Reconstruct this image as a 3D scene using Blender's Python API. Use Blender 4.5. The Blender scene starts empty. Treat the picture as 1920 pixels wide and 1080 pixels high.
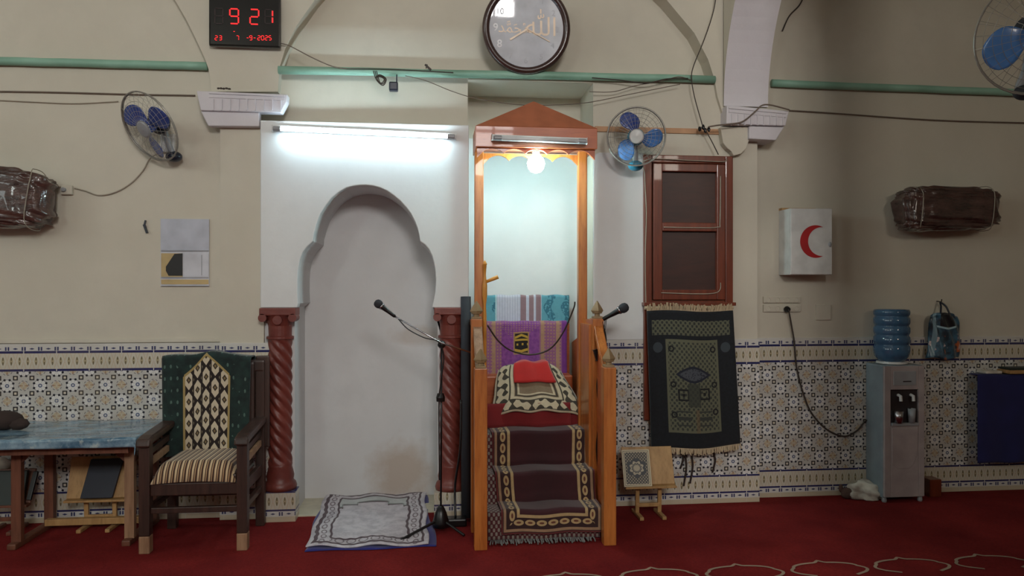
import bpy, bmesh, math, random
from mathutils import Vector, Matrix
random.seed(7)
S = bpy.context.scene
C = S.collection
PI = math.pi

# ------------------------------------------------------------------ camera
F = 1390.0; D = 5.06; H = 1.5; YAW = math.radians(6.1)
cd = bpy.data.cameras.new('camera'); cam = bpy.data.objects.new('camera', cd); C.objects.link(cam)
cam.location = (0, -D, H); cam.rotation_euler = (PI/2, 0, -YAW)
cd.sensor_width = 36; cd.lens = 36*F/1920; cd.shift_y = 5/1920; cd.clip_start = .05
S.camera = cam
S.view_settings.view_transform = 'Standard'; S.view_settings.look = 'None'
S.view_settings.exposure = 0.0; S.view_settings.gamma = 1; S.view_settings.use_curve_mapping = False
# ------------------------------------------------------------------ world
W = bpy.data.worlds.new('world'); S.world = W; W.use_nodes = True
W.node_tree.nodes['Background'].inputs[0].default_value = (.75, .85, 1, 1)
W.node_tree.nodes['Background'].inputs[1].default_value = .6
# ------------------------------------------------------------------ daylight through the windows behind
YB = -9.0; XL = -6.5; XR = 7.5; ZC = 5.4
WINS = [(-4.7, -3.3, 3.6, 4.8), (-.1, 1.5, 3.6, 4.8), (3.4, 4.8, 3.6, 4.8)]
def area(name, loc, rot, sx, sy, power, col):
    l = bpy.data.lights.new(name, 'AREA'); l.shape = 'RECTANGLE'; l.size = sx; l.size_y = sy
    l.energy = power; l.color = col
    o = bpy.data.objects.new(name, l); C.objects.link(o); o.location = loc; o.rotation_euler = rot
    return o
for i, (a, b, c, d) in enumerate(WINS):
    area('window_daylight', ((a+b)/2, YB-.12, (c+d)/2), (PI/2, 0, 0), b-a, d-c, [92, 315, 97][i], [(.9, 1, .95), (1, .975, .95), (1, .9, .76)][i])  # third, warm one is added to brighten the right bay
# windows high in the left-hand wall
LW = [(-7.6, -6.0), (-4.6, -3.0)]
for a, b in LW:
    area('window_daylight', (XL-.12, (a+b)/2, 3.7), (0, -PI/2, 0), 1.6, 1.6, 40, (.9, 1, .97))

def Pt(u, v, Y):                       # photo point on the vertical plane y = Y
    t = (u-960)/F; a = YAW+math.atan(t); dp = D+Y
    X = dp*math.tan(a); d = X*math.sin(YAW)+dp*math.cos(YAW)
    return Vector((X, Y, H-(v-545)/F*d))
def ux(u, Y): return Pt(u, 545, Y).x
def vz(u, v, Y): return Pt(u, v, Y).z
def Fl(u, v, z=0.0):                   # photo point on the floor
    d = F*(H-z)/(v-545); t = (u-960)/F
    return Vector((d*(math.sin(YAW)+t*math.cos(YAW)), d*(math.cos(YAW)-t*math.sin(YAW))-D, z))

# ------------------------------------------------------------------ colour and node expressions
def rgb(r, g, b):
    f = lambda c: (c/255/12.92 if c/255 <= .04045 else ((c/255+.055)/1.055)**2.4)
    return (f(r), f(g), f(b), 1)
NT = None
class N:
    def __init__(s, sock): s.s = sock
    def _op(s, op, *o, clamp=False):
        n = NT.nodes.new('ShaderNodeMath'); n.operation = op; n.use_clamp = clamp
        for i, x in enumerate((s,)+o):
            if isinstance(x, N): NT.links.new(x.s, n.inputs[i])
            else: n.inputs[i].default_value = x
        return N(n.outputs[0])
    def __add__(s, o): return s._op('ADD', o)
    __radd__ = __add__
    def __sub__(s, o): return s._op('SUBTRACT', o)
    def __rsub__(s, o): return (s*-1)+o
    def __mul__(s, o): return s._op('MULTIPLY', o)
    __rmul__ = __mul__
    def __truediv__(s, o): return s._op('DIVIDE', o)
    def fr(s): return s._op('FRACT')
    def abs(s): return s._op('ABSOLUTE')
    def sin(s): return s._op('SINE')
    def cos(s): return s._op('COSINE')
    def floor(s): return s._op('FLOOR')
    def gt(s, o): return s._op('GREATER_THAN', o)
    def lt(s, o): return s._op('LESS_THAN', o)
    def mx(s, o): return s._op('MAXIMUM', o)
    def mn(s, o): return s._op('MINIMUM', o)
    def pw(s, o): return s._op('POWER', o)
    def at2(s, o): return s._op('ARCTAN2', o)
    def btw(s, a, b): return s.gt(a)*s.lt(b)
def ln(x, y): return (x*x+y*y).pw(.5)
def cell(x, p): return (x/p).fr()-.5    # -.5 .. .5 in each period
def mixc(a, b, fac):
    n = NT.nodes.new('ShaderNodeMix'); n.data_type = 'RGBA'
    for x, k in ((fac, 0), (a, 6), (b, 7)):
        if isinstance(x, N): NT.links.new(x.s, n.inputs[k])
        else: n.inputs[k].default_value = x
    return N(n.outputs[2])
def coords(kind='Object'):
    t = NT.nodes.new('ShaderNodeTexCoord'); s = NT.nodes.new('ShaderNodeSeparateXYZ')
    NT.links.new(t.outputs[kind], s.inputs[0])
    return N(s.outputs[0]), N(s.outputs[1]), N(s.outputs[2])
def noise(scale=5, detail=4, rough=.5, stretch=(1, 1, 1), kind='Object'):
    t = NT.nodes.new('ShaderNodeTexCoord'); m = NT.nodes.new('ShaderNodeMapping'); m.inputs[3].default_value = stretch
    n = NT.nodes.new('ShaderNodeTexNoise'); n.inputs['Scale'].default_value = scale
    n.inputs['Detail'].default_value = detail; n.inputs['Roughness'].default_value = rough
    NT.links.new(t.outputs[kind], m.inputs[0]); NT.links.new(m.outputs[0], n.inputs['Vector'])
    return N(n.outputs['Fac'])
def ramp(x, lo, hi):
    n = NT.nodes.new('ShaderNodeMapRange'); n.inputs[1].default_value = lo; n.inputs[2].default_value = hi
    NT.links.new(x.s, n.inputs[0]); return N(n.outputs[0])
def material(name, col=(.5, .5, .5, 1), rough=.6, metal=0.0, build=None, bump=None, coat=0, emit=None, estr=0, trans=0, alpha=1, spec=None, sheen=0, ior=None):
    global NT
    m = bpy.data.materials.new(name); m.use_nodes = True; NT = m.node_tree
    p = NT.nodes['Principled BSDF']
    p.inputs['Roughness'].default_value = rough; p.inputs['Metallic'].default_value = metal
    p.inputs['Coat Weight'].default_value = coat; p.inputs['Coat Roughness'].default_value = .03
    if spec is not None: p.inputs['Specular IOR Level'].default_value = spec
    if trans: p.inputs['Transmission Weight'].default_value = trans
    if ior: p.inputs['IOR'].default_value = ior
    if alpha < 1: p.inputs['Alpha'].default_value = alpha
    if sheen: p.inputs['Sheen Weight'].default_value = sheen
    if emit: p.inputs['Emission Color'].default_value = emit; p.inputs['Emission Strength'].default_value = estr
    if build:
        c = build()
        NT.links.new(c.s, p.inputs['Base Color'])
    else:
        n = noise(9, 3)
        c = mixc(col, tuple(x*.8 for x in col[:3])+(1,), ramp(n, .35, .7))
        NT.links.new(c.s, p.inputs['Base Color'])
    if bump:
        sc, st, stretch = bump
        b = NT.nodes.new('ShaderNodeBump'); b.inputs['Strength'].default_value = st; b.inputs['Distance'].default_value = .01
        NT.links.new(noise(sc, 5, .6, stretch).s, b.inputs['Height']); NT.links.new(b.outputs[0], p.inputs['Normal'])
    return m

# ------------------------------------------------------------------ materials
def plaster(base, dark):
    def f():
        n = noise(1.3, 5, .6); k = noise(7, 4, .6)
        c = mixc(base, dark, ramp(n, .35, .75))
        return mixc(c, tuple(x*.93 for x in base[:3])+(1,), ramp(k, .45, .75))
    return f
M = {}
M['cream'] = material('cream_plaster', rough=.75, build=plaster(rgb(205, 199, 184), rgb(193, 187, 171)), bump=(14, .12, (1, 1, 1)))
M['white'] = material('white_plaster', rough=.7, build=plaster(rgb(220, 222, 222), rgb(207, 208, 207)), bump=(12, .15, (1, 1, 1)))
def nichef():
    x, y, z = coords()
    c = plaster(rgb(214, 215, 216), rgb(202, 202, 202))()
    st = ramp(ln((x+.22)*1.1, z-.16)+noise(6, 5, .65)*.3, .46, .28)
    st2 = ramp(ln((x+.1)*.8, (z-1.17)*2.2)+noise(5, 5, .6)*.3, .34, .24)
    c = mixc(c, rgb(178, 160, 143), st*.75)
    return mixc(c, rgb(178, 160, 143), st2*.4)
M['niche'] = material('niche_plaster', rough=.75, build=nichef, bump=(10, .15, (1, 1, 1)))
M['lilac'] = material('lilac_white_paint', rough=.6, build=plaster(rgb(212, 208, 212), rgb(196, 191, 198)), bump=(20, .2, (1, 1, 1)))
M['tan'] = material('tan_paint', rgb(196, 152, 116), .7)
M['ceil'] = material('ceiling_paint', rgb(190, 184, 172), .8)

def tilef():
    x, y, z = coords()
    X = x+y; T = .2
    def field():
        px = X/T; pz = (z-.193)/.1985
        def star(ox, oz):
            a = (px+ox).fr()-.5; b = (pz+oz).fr()-.5
            r = ln(a, b); th = b.at2(a)
            return a, b, r, th
        a, b, r1, t1 = star(0, 0)
        a2, b2, r2, t2 = star(.5, .5)
        near = r1.lt(r2); r = r1.mn(r2); th = near*t1+(1-near)*t2
        c = mixc(rgb(204, 204, 202), rgb(192, 190, 184), ramp(r, .1, .3))
        # ochre and pink crosses between the stars
        a3, b3, r3, t3 = star(0, .5); a4, b4, r4, t4 = star(.5, 0)
        rc = r3.mn(r4)
        och = rc.lt(.115)
        c = mixc(c, rgb(192, 172, 134), och*.7)
        t34 = r3.lt(r4)*t3+(1-r3.lt(r4))*t4
        c = mixc(c, rgb(150, 110, 84), rc.btw(.03, .14)*((t34*4).cos().gt(.7))*.8)
        c = mixc(c, rgb(70, 68, 78), rc.btw(.145, .17)*((t34*8).sin().gt(-.2))*.7)
        # petals
        c = mixc(c, rgb(120, 122, 130), (r+(th*4).cos().abs()*.045).btw(.225, .25)*.7)
        c = mixc(c, rgb(222, 221, 218), r.btw(.06, .185)*((th*4).cos().abs().gt(.35)))
        # eight dark dots round each star
        ang = ((th/(PI/4)).fr()-.5)*(PI/4)
        dx = r*ang.cos()-.2; dz = r*ang.sin()
        c = mixc(c, rgb(34, 36, 48), ln(dx, dz).lt(.036))
        # blue centre ring
        c = mixc(c, rgb(66, 84, 124), r.btw(.032, .062))
        # dark little square frames
        qa = ((px*2).fr()-.5).abs(); qb = ((pz*2).fr()-.5).abs(); q = qa.mx(qb)
        c = mixc(c, rgb(38, 36, 40), q.btw(.075, .15))
        c = mixc(c, rgb(206, 198, 180), q.lt(.075))
        return c
    c = field()
    # figured border bands
    bp = cell(X, .05); 
    def band(z0, z1):
        zz = (z-z0)/(z1-z0)-.5
        k = mixc(rgb(200, 195, 180), rgb(178, 166, 136), ((bp*bp*7+zz*zz*5).pw(.5)).lt(.5))
        k = mixc(k, rgb(110, 100, 76), ln(bp*1.6, (zz.abs()-.16)*1.0).lt(.13))
        k = mixc(k, rgb(196, 176, 150), ((bp.abs()*.9+zz.abs()*.5)).btw(.42, .5)*.8)
        return k
    c = mixc(c, band(1.0, 1.09), z.gt(.987))
    c = mixc(c, band(.085, .18), z.lt(.193))
    # blue lines
    seam = cell(X, T).abs().gt(.485)
    for zc, h in ((1.103, .0075), (.987, .0075), (.193, .006), (.075, .006)):
        c = mixc(c, mixc(rgb(40, 42, 92), rgb(205, 203, 198), seam), (z-zc).abs().lt(h))
    # top trim and skirting with blue dashes
    def trim(z0):
        w = cell(X, .1)
        return mixc(rgb(204, 202, 197), rgb(58, 64, 104), ((w.abs()*.035+(z-z0).abs()).lt(.006)+ (w.abs()-.42).abs().lt(.05)*(z-z0).abs().lt(.012)).mn(1))
    c = mixc(c, trim(1.125), z.gt(1.1105))
    c = mixc(c, trim(.052), z.lt(.069))
    c = mixc(c, rgb(190, 178, 155), z.lt(.034))
    # grout
    gz = ((z-.193)/.1985).fr()-.5
    c = mixc(c, rgb(196, 192, 184), (cell(X, T).abs().gt(.492)+gz.abs().gt(.492)*z.btw(.2, .98)).mn(1)*.8)
    return mixc(c, rgb(150, 135, 115), ramp(noise(2.5, 5, .6), .5, .8)*.35)
M['tile'] = material('patterned_tiles', rough=.28, build=tilef)

def carpetf():
    n = noise(2.2, 4, .6); k = noise(60, 3, .7)
    c = mixc(rgb(138, 42, 40), rgb(112, 30, 32), ramp(n, .35, .7))
    return mixc(c, rgb(84, 22, 24), ramp(k, .4, .8)*.6)
M['carpet'] = material('red_carpet', rough=.95, build=carpetf, bump=(160, .6, (1, 1, 1)), spec=.1)
M['ornament'] = material('beige_pile', rgb(172, 150, 130), .9, spec=.1)
def woodf(a, b, s=(8, 8, .8), sc=3.0):
    def f():
        n = noise(sc, 6, .6, s); k = noise(sc*4, 4, .6, s)
        return mixc(mixc(a, b, ramp(n, .32, .68)), tuple(x*.6 for x in b[:3])+(1,), ramp(k, .55, .8)*.5)
    return f
M['pine'] = material('varnished_orange_wood', rough=.35, build=woodf(rgb(196, 122, 58), rgb(160, 86, 34)), coat=.2)
M['pine_x'] = material('varnished_orange_wood_board', rough=.4, build=woodf(rgb(186, 98, 52), rgb(158, 74, 34), (.8, 3, 6)), coat=.15)
M['roofwood'] = material('plain_russet_wood', rgb(178, 106, 74), .55)
M['finial'] = material('greyed_finial_wood', rgb(150, 126, 92), .6)
M['dkwood'] = material('dark_brown_wood', rough=.45, build=woodf(rgb(66, 43, 35), rgb(42, 27, 22)), coat=.15)
M['wornwood'] = material('worn_pale_wood', rough=.6, build=woodf(rgb(170, 134, 104), rgb(130, 96, 70)))
M['tablewood'] = material('table_brown_wood', rough=.5, build=woodf(rgb(122, 76, 56), rgb(92, 54, 40)))
M['tanwood'] = material('tan_plywood', rough=.5, build=woodf(rgb(186, 148, 98), rgb(160, 122, 76)))
M['redwood'] = material('reddish_varnished_wood', rough=.32, build=woodf(rgb(118, 52, 30), rgb(90, 38, 22)), coat=.3)
M['darkglass'] = material('dark_screen_panel', rgb(58, 28, 20), .4, build=woodf(rgb(62, 28, 20), rgb(46, 20, 15), (1, 1, 5)))
M['column'] = material('maroon_painted_plaster', rough=.42, build=lambda: mixc(rgb(122, 58, 48), rgb(98, 42, 36), ramp(noise(6, 4), .35, .7)), bump=(30, .2, (1, 1, 1)))
M['pipe'] = material('mint_green_paint', rough=.5, build=lambda: mixc(rgb(148, 190, 170), rgb(118, 158, 138), ramp(noise(3, 4), .35, .7)))
M['black'] = material('black_plastic', rgb(16, 16, 18), .35)
M['blackgloss'] = material('glossy_black_acrylic', rgb(9, 9, 14), .06, spec=.8)
M['cable'] = material('grey_brown_cable', rgb(110, 96, 84), .6)
M['darkcable'] = material('dark_cable', rgb(62, 52, 46), .6)
M['palecable'] = material('pale_cable', rgb(160, 150, 134), .6)
M['whitep'] = material('white_plastic', rgb(214, 214, 212), .4)
M['greyp'] = material('grey_plastic', rgb(150, 152, 156), .4)
M['chrome'] = material('brushed_steel', rgb(190, 190, 196), .25, metal=1)
M['led'] = material('lit_red_segment', rgb(120, 10, 10), .5, emit=rgb(255, 38, 40), estr=1.3)
M['leddim'] = material('unlit_red_segment', rgb(40, 8, 10), .4)
M['redp'] = material('red_paint', rgb(178, 24, 30), .5)
M['tube'] = material('glowing_tube', rgb(255, 255, 255), .4, emit=(.72, .95, 1.06, 1), estr=42)
M['bulb'] = material('glowing_bulb', rgb(255, 255, 255), .4, emit=(.66, 1, 1.02, 1), estr=158)
M['tubeoff'] = material('unlit_tube_glass', rgb(226, 228, 230), .25)
M['clockrim'] = material('dark_brown_clock_rim', rgb(62, 40, 36), .3, coat=.3)
M['clockface'] = material('grey_clock_dial', rgb(196, 199, 208), .5, coat=1.0)
M['gold'] = material('gold_ink', rgb(246, 222, 196), .4)
M['wht'] = material('white_ink', rgb(240, 240, 244), .5)
M['bluebl'] = material('translucent_blue_plastic', rgb(44, 62, 122), .25, build=lambda: mixc(rgb(46, 62, 130), rgb(70, 90, 150), ramp(noise(9, 3), .3, .7)), coat=.3)
M['bluelt'] = material('pale_blue_plastic', rgb(78, 126, 190), .25, coat=.3)
M['wire'] = material('grey_wire', rgb(150, 146, 138), .4, metal=.3)
M['darkblue'] = material('dark_blue_motor', rgb(30, 36, 52), .35)
M['teal'] = material('teal_motor', rgb(60, 140, 170), .35)
M['wrap'] = material('crinkled_brown_plastic', rough=.22, build=lambda: mixc(rgb(88, 62, 56), rgb(50, 34, 32), ramp(noise(9, 6, .7, (.6, 1, 2)), .35, .65)), bump=(12, 1.0, (.6, 1, 2)), coat=.6)
M['paper'] = material('white_paper', rgb(206, 208, 216), .7)
M['calgold'] = material('gold_print', rgb(196, 172, 122), .6)
M['caldark'] = material('black_print', rgb(26, 24, 24), .5)
M['grille'] = material('clear_grille', rgb(170, 180, 186), .2, alpha=.22)
M['navy'] = material('navy_book_cover', rgb(20, 24, 42), .5)
M['dgreen'] = material('dark_green_book_cover', rgb(34, 44, 40), .5)
M['steelgrey'] = material('grey_blue_enamel', rgb(134, 148, 156), .35)
M['coolfront'] = material('silver_rose_enamel', rgb(168, 158, 158), .3, coat=.3)
M['cooldark'] = material('dark_recess_plastic', rgb(44, 38, 40), .4)
M['water'] = material('blue_polycarbonate', rgb(96, 140, 172), .12, trans=.45, coat=.4, build=lambda: mixc(rgb(92, 138, 176), rgb(70, 112, 150), ramp(noise(6, 2), .3, .7)))
M['redcloth'] = material('bright_red_cloth', rgb(190, 26, 22), .85, sheen=.3)
M['deepred'] = material('deep_red_velvet', rgb(120, 12, 18), .85, sheen=.3)
M['bluecloth'] = material('royal_blue_cloth', rgb(36, 36, 120), .85, sheen=.2)
M['shelfblue'] = material('deep_blue_cloth', rgb(26, 28, 86), .85, sheen=.1)
M['fringe'] = material('cream_fringe', rgb(190, 170, 140), .9)
M['greyfringe'] = material('grey_fringe', rgb(134, 134, 132), .9)
M['matdark'] = material('dark_grey_mat', rgb(44, 46, 52), .8)
M['brownlump'] = material('dark_brown_fabric', rgb(56, 42, 38), .9)
M['marble'] = material('cream_floor_slab', rgb(206, 200, 176), .4)
def uvm(name, f, rough=.9, **k):
    return material(name, rough=rough, build=lambda: f(*coords('UV')[:2]), sheen=.2, **k)
def clothvar(c, amt=.25, sc=30): return mixc(c, (0, 0, 0, 1), ramp(noise(sc, 4, .7), .4, .8)*amt)
def runnerf(u, v):           # u 0..1 across .63 m, v metres along
    L = 1.42
    eu = (u.mn(1-u))*.63; ev = v; e = eu.mn(ev)
    c = mixc(rgb(62, 18, 26), rgb(50, 14, 20), ramp(e, .05, .3))
    dark = rgb(48, 22, 22); cr = rgb(176, 150, 106)
    bandm = e.lt(.115)
    s = (ev.lt(eu))*(u*.63)+(1-ev.lt(eu))*v
    p = cell(s, .071)
    b = mixc(dark, cr, ln(p*.95, (e-.066)*24).lt(.42))
    b = mixc(b, rgb(96, 50, 36), ln(p*1.5, (e-.066)*52).lt(.32))
    b = mixc(b, cr, (e-.104).abs().lt(.009))
    b = mixc(b, rgb(150, 120, 92), (e-.022).abs().lt(.008)+0)
    b = mixc(b, rgb(110, 40, 40), e.lt(.009))
    return clothvar(mixc(c, b, bandm))
M['runner'] = uvm('maroon_runner_weave', runnerf)
def underf(u, v):
    c = mixc(rgb(80, 30, 34), rgb(136, 128, 118), ((u*150).sin()*(v*140).sin()).gt(.1))
    return clothvar(c, .4)
M['under'] = uvm('grey_red_carpet_weave', underf)
def floorrugf(u, v):         # prayer mat, white with dark arch
    eu = u.mn(1-u); e = eu.mn((v.mn(1-v))*1.3)
    c = mixc(rgb(206, 202, 208), rgb(176, 172, 180), ramp(noise(14, 5, .7), .4, .6))
    dk = rgb(62, 36, 50)
    wob = (u*70).sin()*.004+(v*60).sin()*.004
    c = mixc(c, dk, ((e+wob)-.05).abs().lt(.013)+0)
    c = mixc(c, dk, (eu-.17+wob).abs().lt(.012)*v.gt(.12)*v.lt(.9))
    c = mixc(c, dk, ((v-.12)+wob*1.5).abs().lt(.014)*eu.gt(.165))
    c = mixc(c, dk, ((v-.9)).abs().lt(.013)*eu.gt(.165))
    # side vine
    c = mixc(c, mixc(dk, rgb(140, 110, 120), .15), (ln(cell(v, .09)*1.0, (eu-.11)*16).btw(.25, .42))*eu.btw(.06, .165)*.8)
    c = mixc(c, dk, ln(cell(u, .1), (v-.085)*12).btw(.3, .42)*eu.gt(.17)*.7)
    # stepped arch
    arch = .8-(((u-.5).abs()*7).floor()*.055)
    c = mixc(c, dk, ((v-arch).abs().lt(.018))*eu.gt(.17))
    c = mixc(c, dk, ((((u-.5).abs()*7).fr()).lt(.09)*(v-arch-.02).abs().lt(.045))*(u-.5).abs().btw(.12, .33))
    c = mixc(c, rgb(176, 196, 190), (v.gt(arch))*eu.gt(.18)*v.lt(.89)*.45)
    return c
M['floorrug'] = uvm('white_prayer_mat_weave', floorrugf)
def purplef(u, v):           # u across, v up
    c = mixc(rgb(124, 62, 138), rgb(140, 78, 150), ramp(noise(40, 3), .4, .6))
    gold = rgb(172, 138, 104)
    side = u.lt(.27)+u.gt(.69)
    c = mixc(c, rgb(150, 100, 128), side.mn(1)*.8)
    c = mixc(c, gold, (ln(cell(u, .035), cell(v, .045)).lt(.25))*side.mn(1)*.8)
    c = mixc(c, gold, ((u-.185).abs().lt(.02)+(u-.725).abs().lt(.02)+(u-.9).abs().lt(.02)).mn(1)*.85)
    c = mixc(c, rgb(116, 50, 130), u.gt(.945))
    tri = (u-.46).abs()*1.2+.56
    c = mixc(c, mixc(c, gold, .55), (v.gt(tri+.12))*u.btw(.27, .68)*ln(cell(u, .03), cell(v, .03)).lt(.3))
    # cube emblem
    ex = (u-.49)/.085; ez = (v-.70)/.15
    box = (ex.abs().mx(ez.abs())).lt(1)
    c = mixc(c, gold, ((ex.abs().mx(ez.abs())).btw(.94, 1.04)))
    k = mixc(rgb(30, 24, 26), rgb(190, 158, 62), ((ez-.30).abs().lt(.09)+(ez-.74+ex.abs()*.25).abs().lt(.11)+(ez+.78+ex.abs()*-.2).abs().lt(.12)+((ez+.12).abs().lt(.1)*(ex*9).sin().gt(.5))).mn(1))
    k = mixc(rgb(152, 120, 70), k, (ex.abs().lt(.86)*ez.abs().lt(.9)))
    c = mixc(c, k, box*(ex.abs().mx(ez.abs())).lt(.94))
    c = mixc(c, rgb(176, 150, 176), (ln(cell(u+(v*11).floor()*.03, .06), cell(v, .09)).lt(.2))*v.lt(.33)*u.btw(.22, .68))
    return clothvar(c, .2)
M['purple'] = uvm('purple_prayer_mat_weave', purplef)
def turqf(u, v):
    tq = rgb(92, 156, 172)
    wav = (((u*34)+(v*22).sin()*.8).sin().gt(.2))
    t = mixc(tq, rgb(54, 112, 132), wav*(noise(60, 3).gt(.45)))
    w = mixc(rgb(196, 200, 214), rgb(176, 182, 200), (u*230).sin().gt(.5))
    br = rgb(142, 116, 122)
    c = mixc(t, w, u.btw(.22, .70))
    c = mixc(c, br, u.btw(.475, .535)+u.btw(.565, .615)+u.btw(.64, .695))
    c = mixc(c, rgb(170, 206, 212), (u-.085).abs().lt(.012)+(u-.215).abs().lt(.008))
    return clothvar(c, .15)
M['turq'] = uvm('turquoise_striped_weave', turqf)
def seatrugf(u, v):
    e = (u.mn(1-u)).mn(v*1.2)
    cr = rgb(196, 184, 156); dk = rgb(62, 56, 46); rd = rgb(140, 20, 24)
    c = mixc(cr, dk, ((u*60).sin()+(v*52).sin()+((u*24+v*31).sin())*.6).gt(.35))
    c = mixc(c, cr, e.btw(.19, .24)); c = mixc(c, dk, (e-.19).abs().lt(.009))
    c = mixc(c, rgb(128, 110, 88), e.gt(.24)); c = mixc(c, dk, (e-.26).abs().lt(.01))
    c = mixc(c, cr, (e-.29).abs().lt(.012))
    c = mixc(c, cr, e.lt(.025)); c = mixc(c, dk, (e-.032).abs().lt(.006))
    return clothvar(c, .25)
M['seatrug'] = uvm('cream_bordered_weave', seatrugf)
def hungf(u, v):
    bk = rgb(12, 15, 21); gd = rgb(96, 97, 78); g2 = rgb(52, 56, 50)
    n = noise(50, 4, .7)
    c = mixc(bk, rgb(20, 25, 32), ramp(n, .4, .7))
    pan = u.btw(.2, .8)*v.btw(.11, .79)
    txt = ((u*120).sin()*(v*150).sin()+noise(70, 4, .7)*1.2).gt(.45)
    p = mixc(g2, gd, txt)
    p = mixc(p, gd, (u.btw(.2, .225)+u.btw(.775, .8)+v.btw(.77, .79)+v.btw(.11, .125)).mn(1))
    c = mixc(c, p, pan)
    top = v.btw(.82, .93)*u.btw(.05, .95)
    c = mixc(c, mixc(mixc(g2, bk, .3), gd, txt), top*.9)
    # lens-shaped medallion
    m = (((u-.5)/.2).abs().pw(1.6)+((v-.535)/.062).abs())
    c = mixc(c, rgb(26, 30, 44), m.lt(1)); c = mixc(c, mixc(rgb(60, 66, 84), gd, .25), (m.lt(.72))*(noise(90, 3).gt(.42)))
    for a, b, w in ((.38, .385, .062), (.62, .395, .062)):
        q = ((u-a).abs()).mx((v-b).abs()*1.45)
        c = mixc(c, rgb(14, 16, 20), q.btw(w*.7, w)+q.lt(w*.25))
    for a, b in ((.26, .72), (.74, .72), (.27, .46), (.74, .46), (.27, .24), (.74, .26)):
        q = ln(u-a, (v-b)*1.45); c = mixc(c, rgb(16, 18, 22), q.btw(.018, .034))
    for a in (.11, .89):
        q = ln(u-a, (v-.73)*1.45); c = mixc(c, rgb(62, 70, 76), q.lt(.055)*.8)
    c = mixc(c, rgb(50, 54, 50), (((v-.2)*110).sin().gt(.2))*pan*v.btw(.16, .27)*(u-.5).abs().btw(.04, .2))
    c = mixc(c, rgb(104, 84, 60), pan*(u-.53).abs().lt(.02)*v.lt(.28)*.5)
    c = mixc(c, g2, (u-.5).abs().lt(.07)*v.btw(.3, .47)*.8)
    return c
M['hung'] = uvm('black_gold_prayer_mat_weave', hungf)
def chairclothf(u, v):
    gr = mixc(rgb(26, 50, 46), rgb(16, 30, 30), ramp(noise(20, 4), .35, .65))
    gr = mixc(gr, rgb(78, 104, 96), ln(cell(u, .07), cell(v, .12)).lt(.16)*(noise(18, 2).gt(.5)))
    x = (u-.5); w = .255
    top = .985-x.abs()*.72
    inside = x.abs().lt(w)*v.lt(top)
    col = (x+w)/(2*w)*5; ci = col.floor(); cx = col.fr()-.5
    vv = v*4.6+(ci*.5).fr(); cv = vv.fr()-.5
    hexd = (cx.abs()*1.08).mx(cx.abs()*.55+cv.abs()*.9)
    p = mixc(rgb(36, 26, 24), rgb(200, 188, 164), hexd.lt(.42))
    dm = cx.abs()*1.3+cv.abs()*2.1
    p = mixc(p, rgb(58, 46, 36), dm.lt(.36)); p = mixc(p, rgb(130, 112, 78), dm.lt(.16))
    p = mixc(p, rgb(120, 110, 90), (cx.abs().gt(.38))*((cv.abs()-.5).abs()+(cx.abs()-.5).abs()*.6).lt(.09))
    c = mixc(gr, p, inside)
    edge = (((x.abs()-w).abs().lt(.012))*v.lt(top)+((v-top).abs().lt(.014))*x.abs().lt(w)).mn(1)
    return mixc(c, rgb(160, 140, 90), edge)
M['chaircloth'] = uvm('green_cloth_with_cream_lattice', chairclothf)
def stripef(u, v):
    s = (u*15).fr()
    c = mixc(rgb(66, 42, 32), rgb(206, 182, 144), s.btw(.12, .46))
    c = mixc(c, rgb(150, 110, 70), s.btw(.6, .82)); c = mixc(c, rgb(206, 190, 160), s.btw(.68, .73))
    return c
M['stripe'] = uvm('brown_cream_striped_upholstery', stripef)
def tableclf():
    n = noise(7, 5, .65, (1, 2.5, 1)); k = noise(22, 4, .6)
    c = mixc(rgb(70, 104, 128), rgb(138, 166, 182), ramp(n, .4, .6))
    c = mixc(c, rgb(186, 196, 192), ramp(k, .58, .72)*.7)
    return mixc(c, rgb(176, 160, 120), ramp(noise(3, 3), .62, .72)*.6)
M['tablecl'] = material('blue_marbled_oilcloth', rough=.22, build=tableclf, bump=(9, .5, (1, 3, 1)), coat=.3)
def quranf(u, v):
    x = u-.5; z = (v-.5)*1.35; r = ln(x, z); th = z.at2(x)
    e = (u.mn(1-u)).mn(v.mn(1-v)*1.35)
    c = mixc(rgb(70, 70, 66), rgb(168, 158, 136), ((u*60).sin()*(v*70).sin()).gt(.25))
    c = mixc(c, rgb(200, 190, 160), e.lt(.09)); c = mixc(c, rgb(60, 56, 52), e.btw(.04, .055))
    c = mixc(c, rgb(60, 64, 68), (r+(th*6).cos()*.03).lt(.34)); c = mixc(c, rgb(184, 176, 152), (r+(th*8).cos()*.03).lt(.24))
    c = mixc(c, rgb(92, 92, 90), (r+(th*12).cos()*.02).btw(.12, .18)); return c
M['quran'] = uvm('ornate_book_cover', quranf, .5)
def bagf(u, v):
    c = mixc(rgb(62, 104, 128), rgb(30, 44, 56), ramp(noise(14, 4), .4, .6))
    c = mixc(c, rgb(190, 100, 52), ramp(noise(12, 3), .56, .62)*u.gt(.4)*v.lt(.5))
    c = mixc(c, rgb(210, 190, 190), ramp(noise(18, 3), .6, .66)*v.lt(.5))
    c = mixc(c, rgb(18, 20, 26), v.gt(.68)*u.btw(.3, .75))
    c = mixc(c, rgb(160, 190, 200), (v-.66).abs().lt(.02)*u.btw(.2, .8))
    return mixc(c, rgb(120, 150, 164), (u-.14).abs().lt(.05))
M['bag'] = uvm('printed_plastic_bag', bagf, .3)
M['rag'] = material('white_rag', rough=.85, build=lambda: mixc(rgb(216, 212, 200), rgb(160, 150, 140), ramp(noise(12, 4), .45, .7)))
M['ragdark'] = material('brown_rag', rgb(96, 74, 66), .9)

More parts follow.
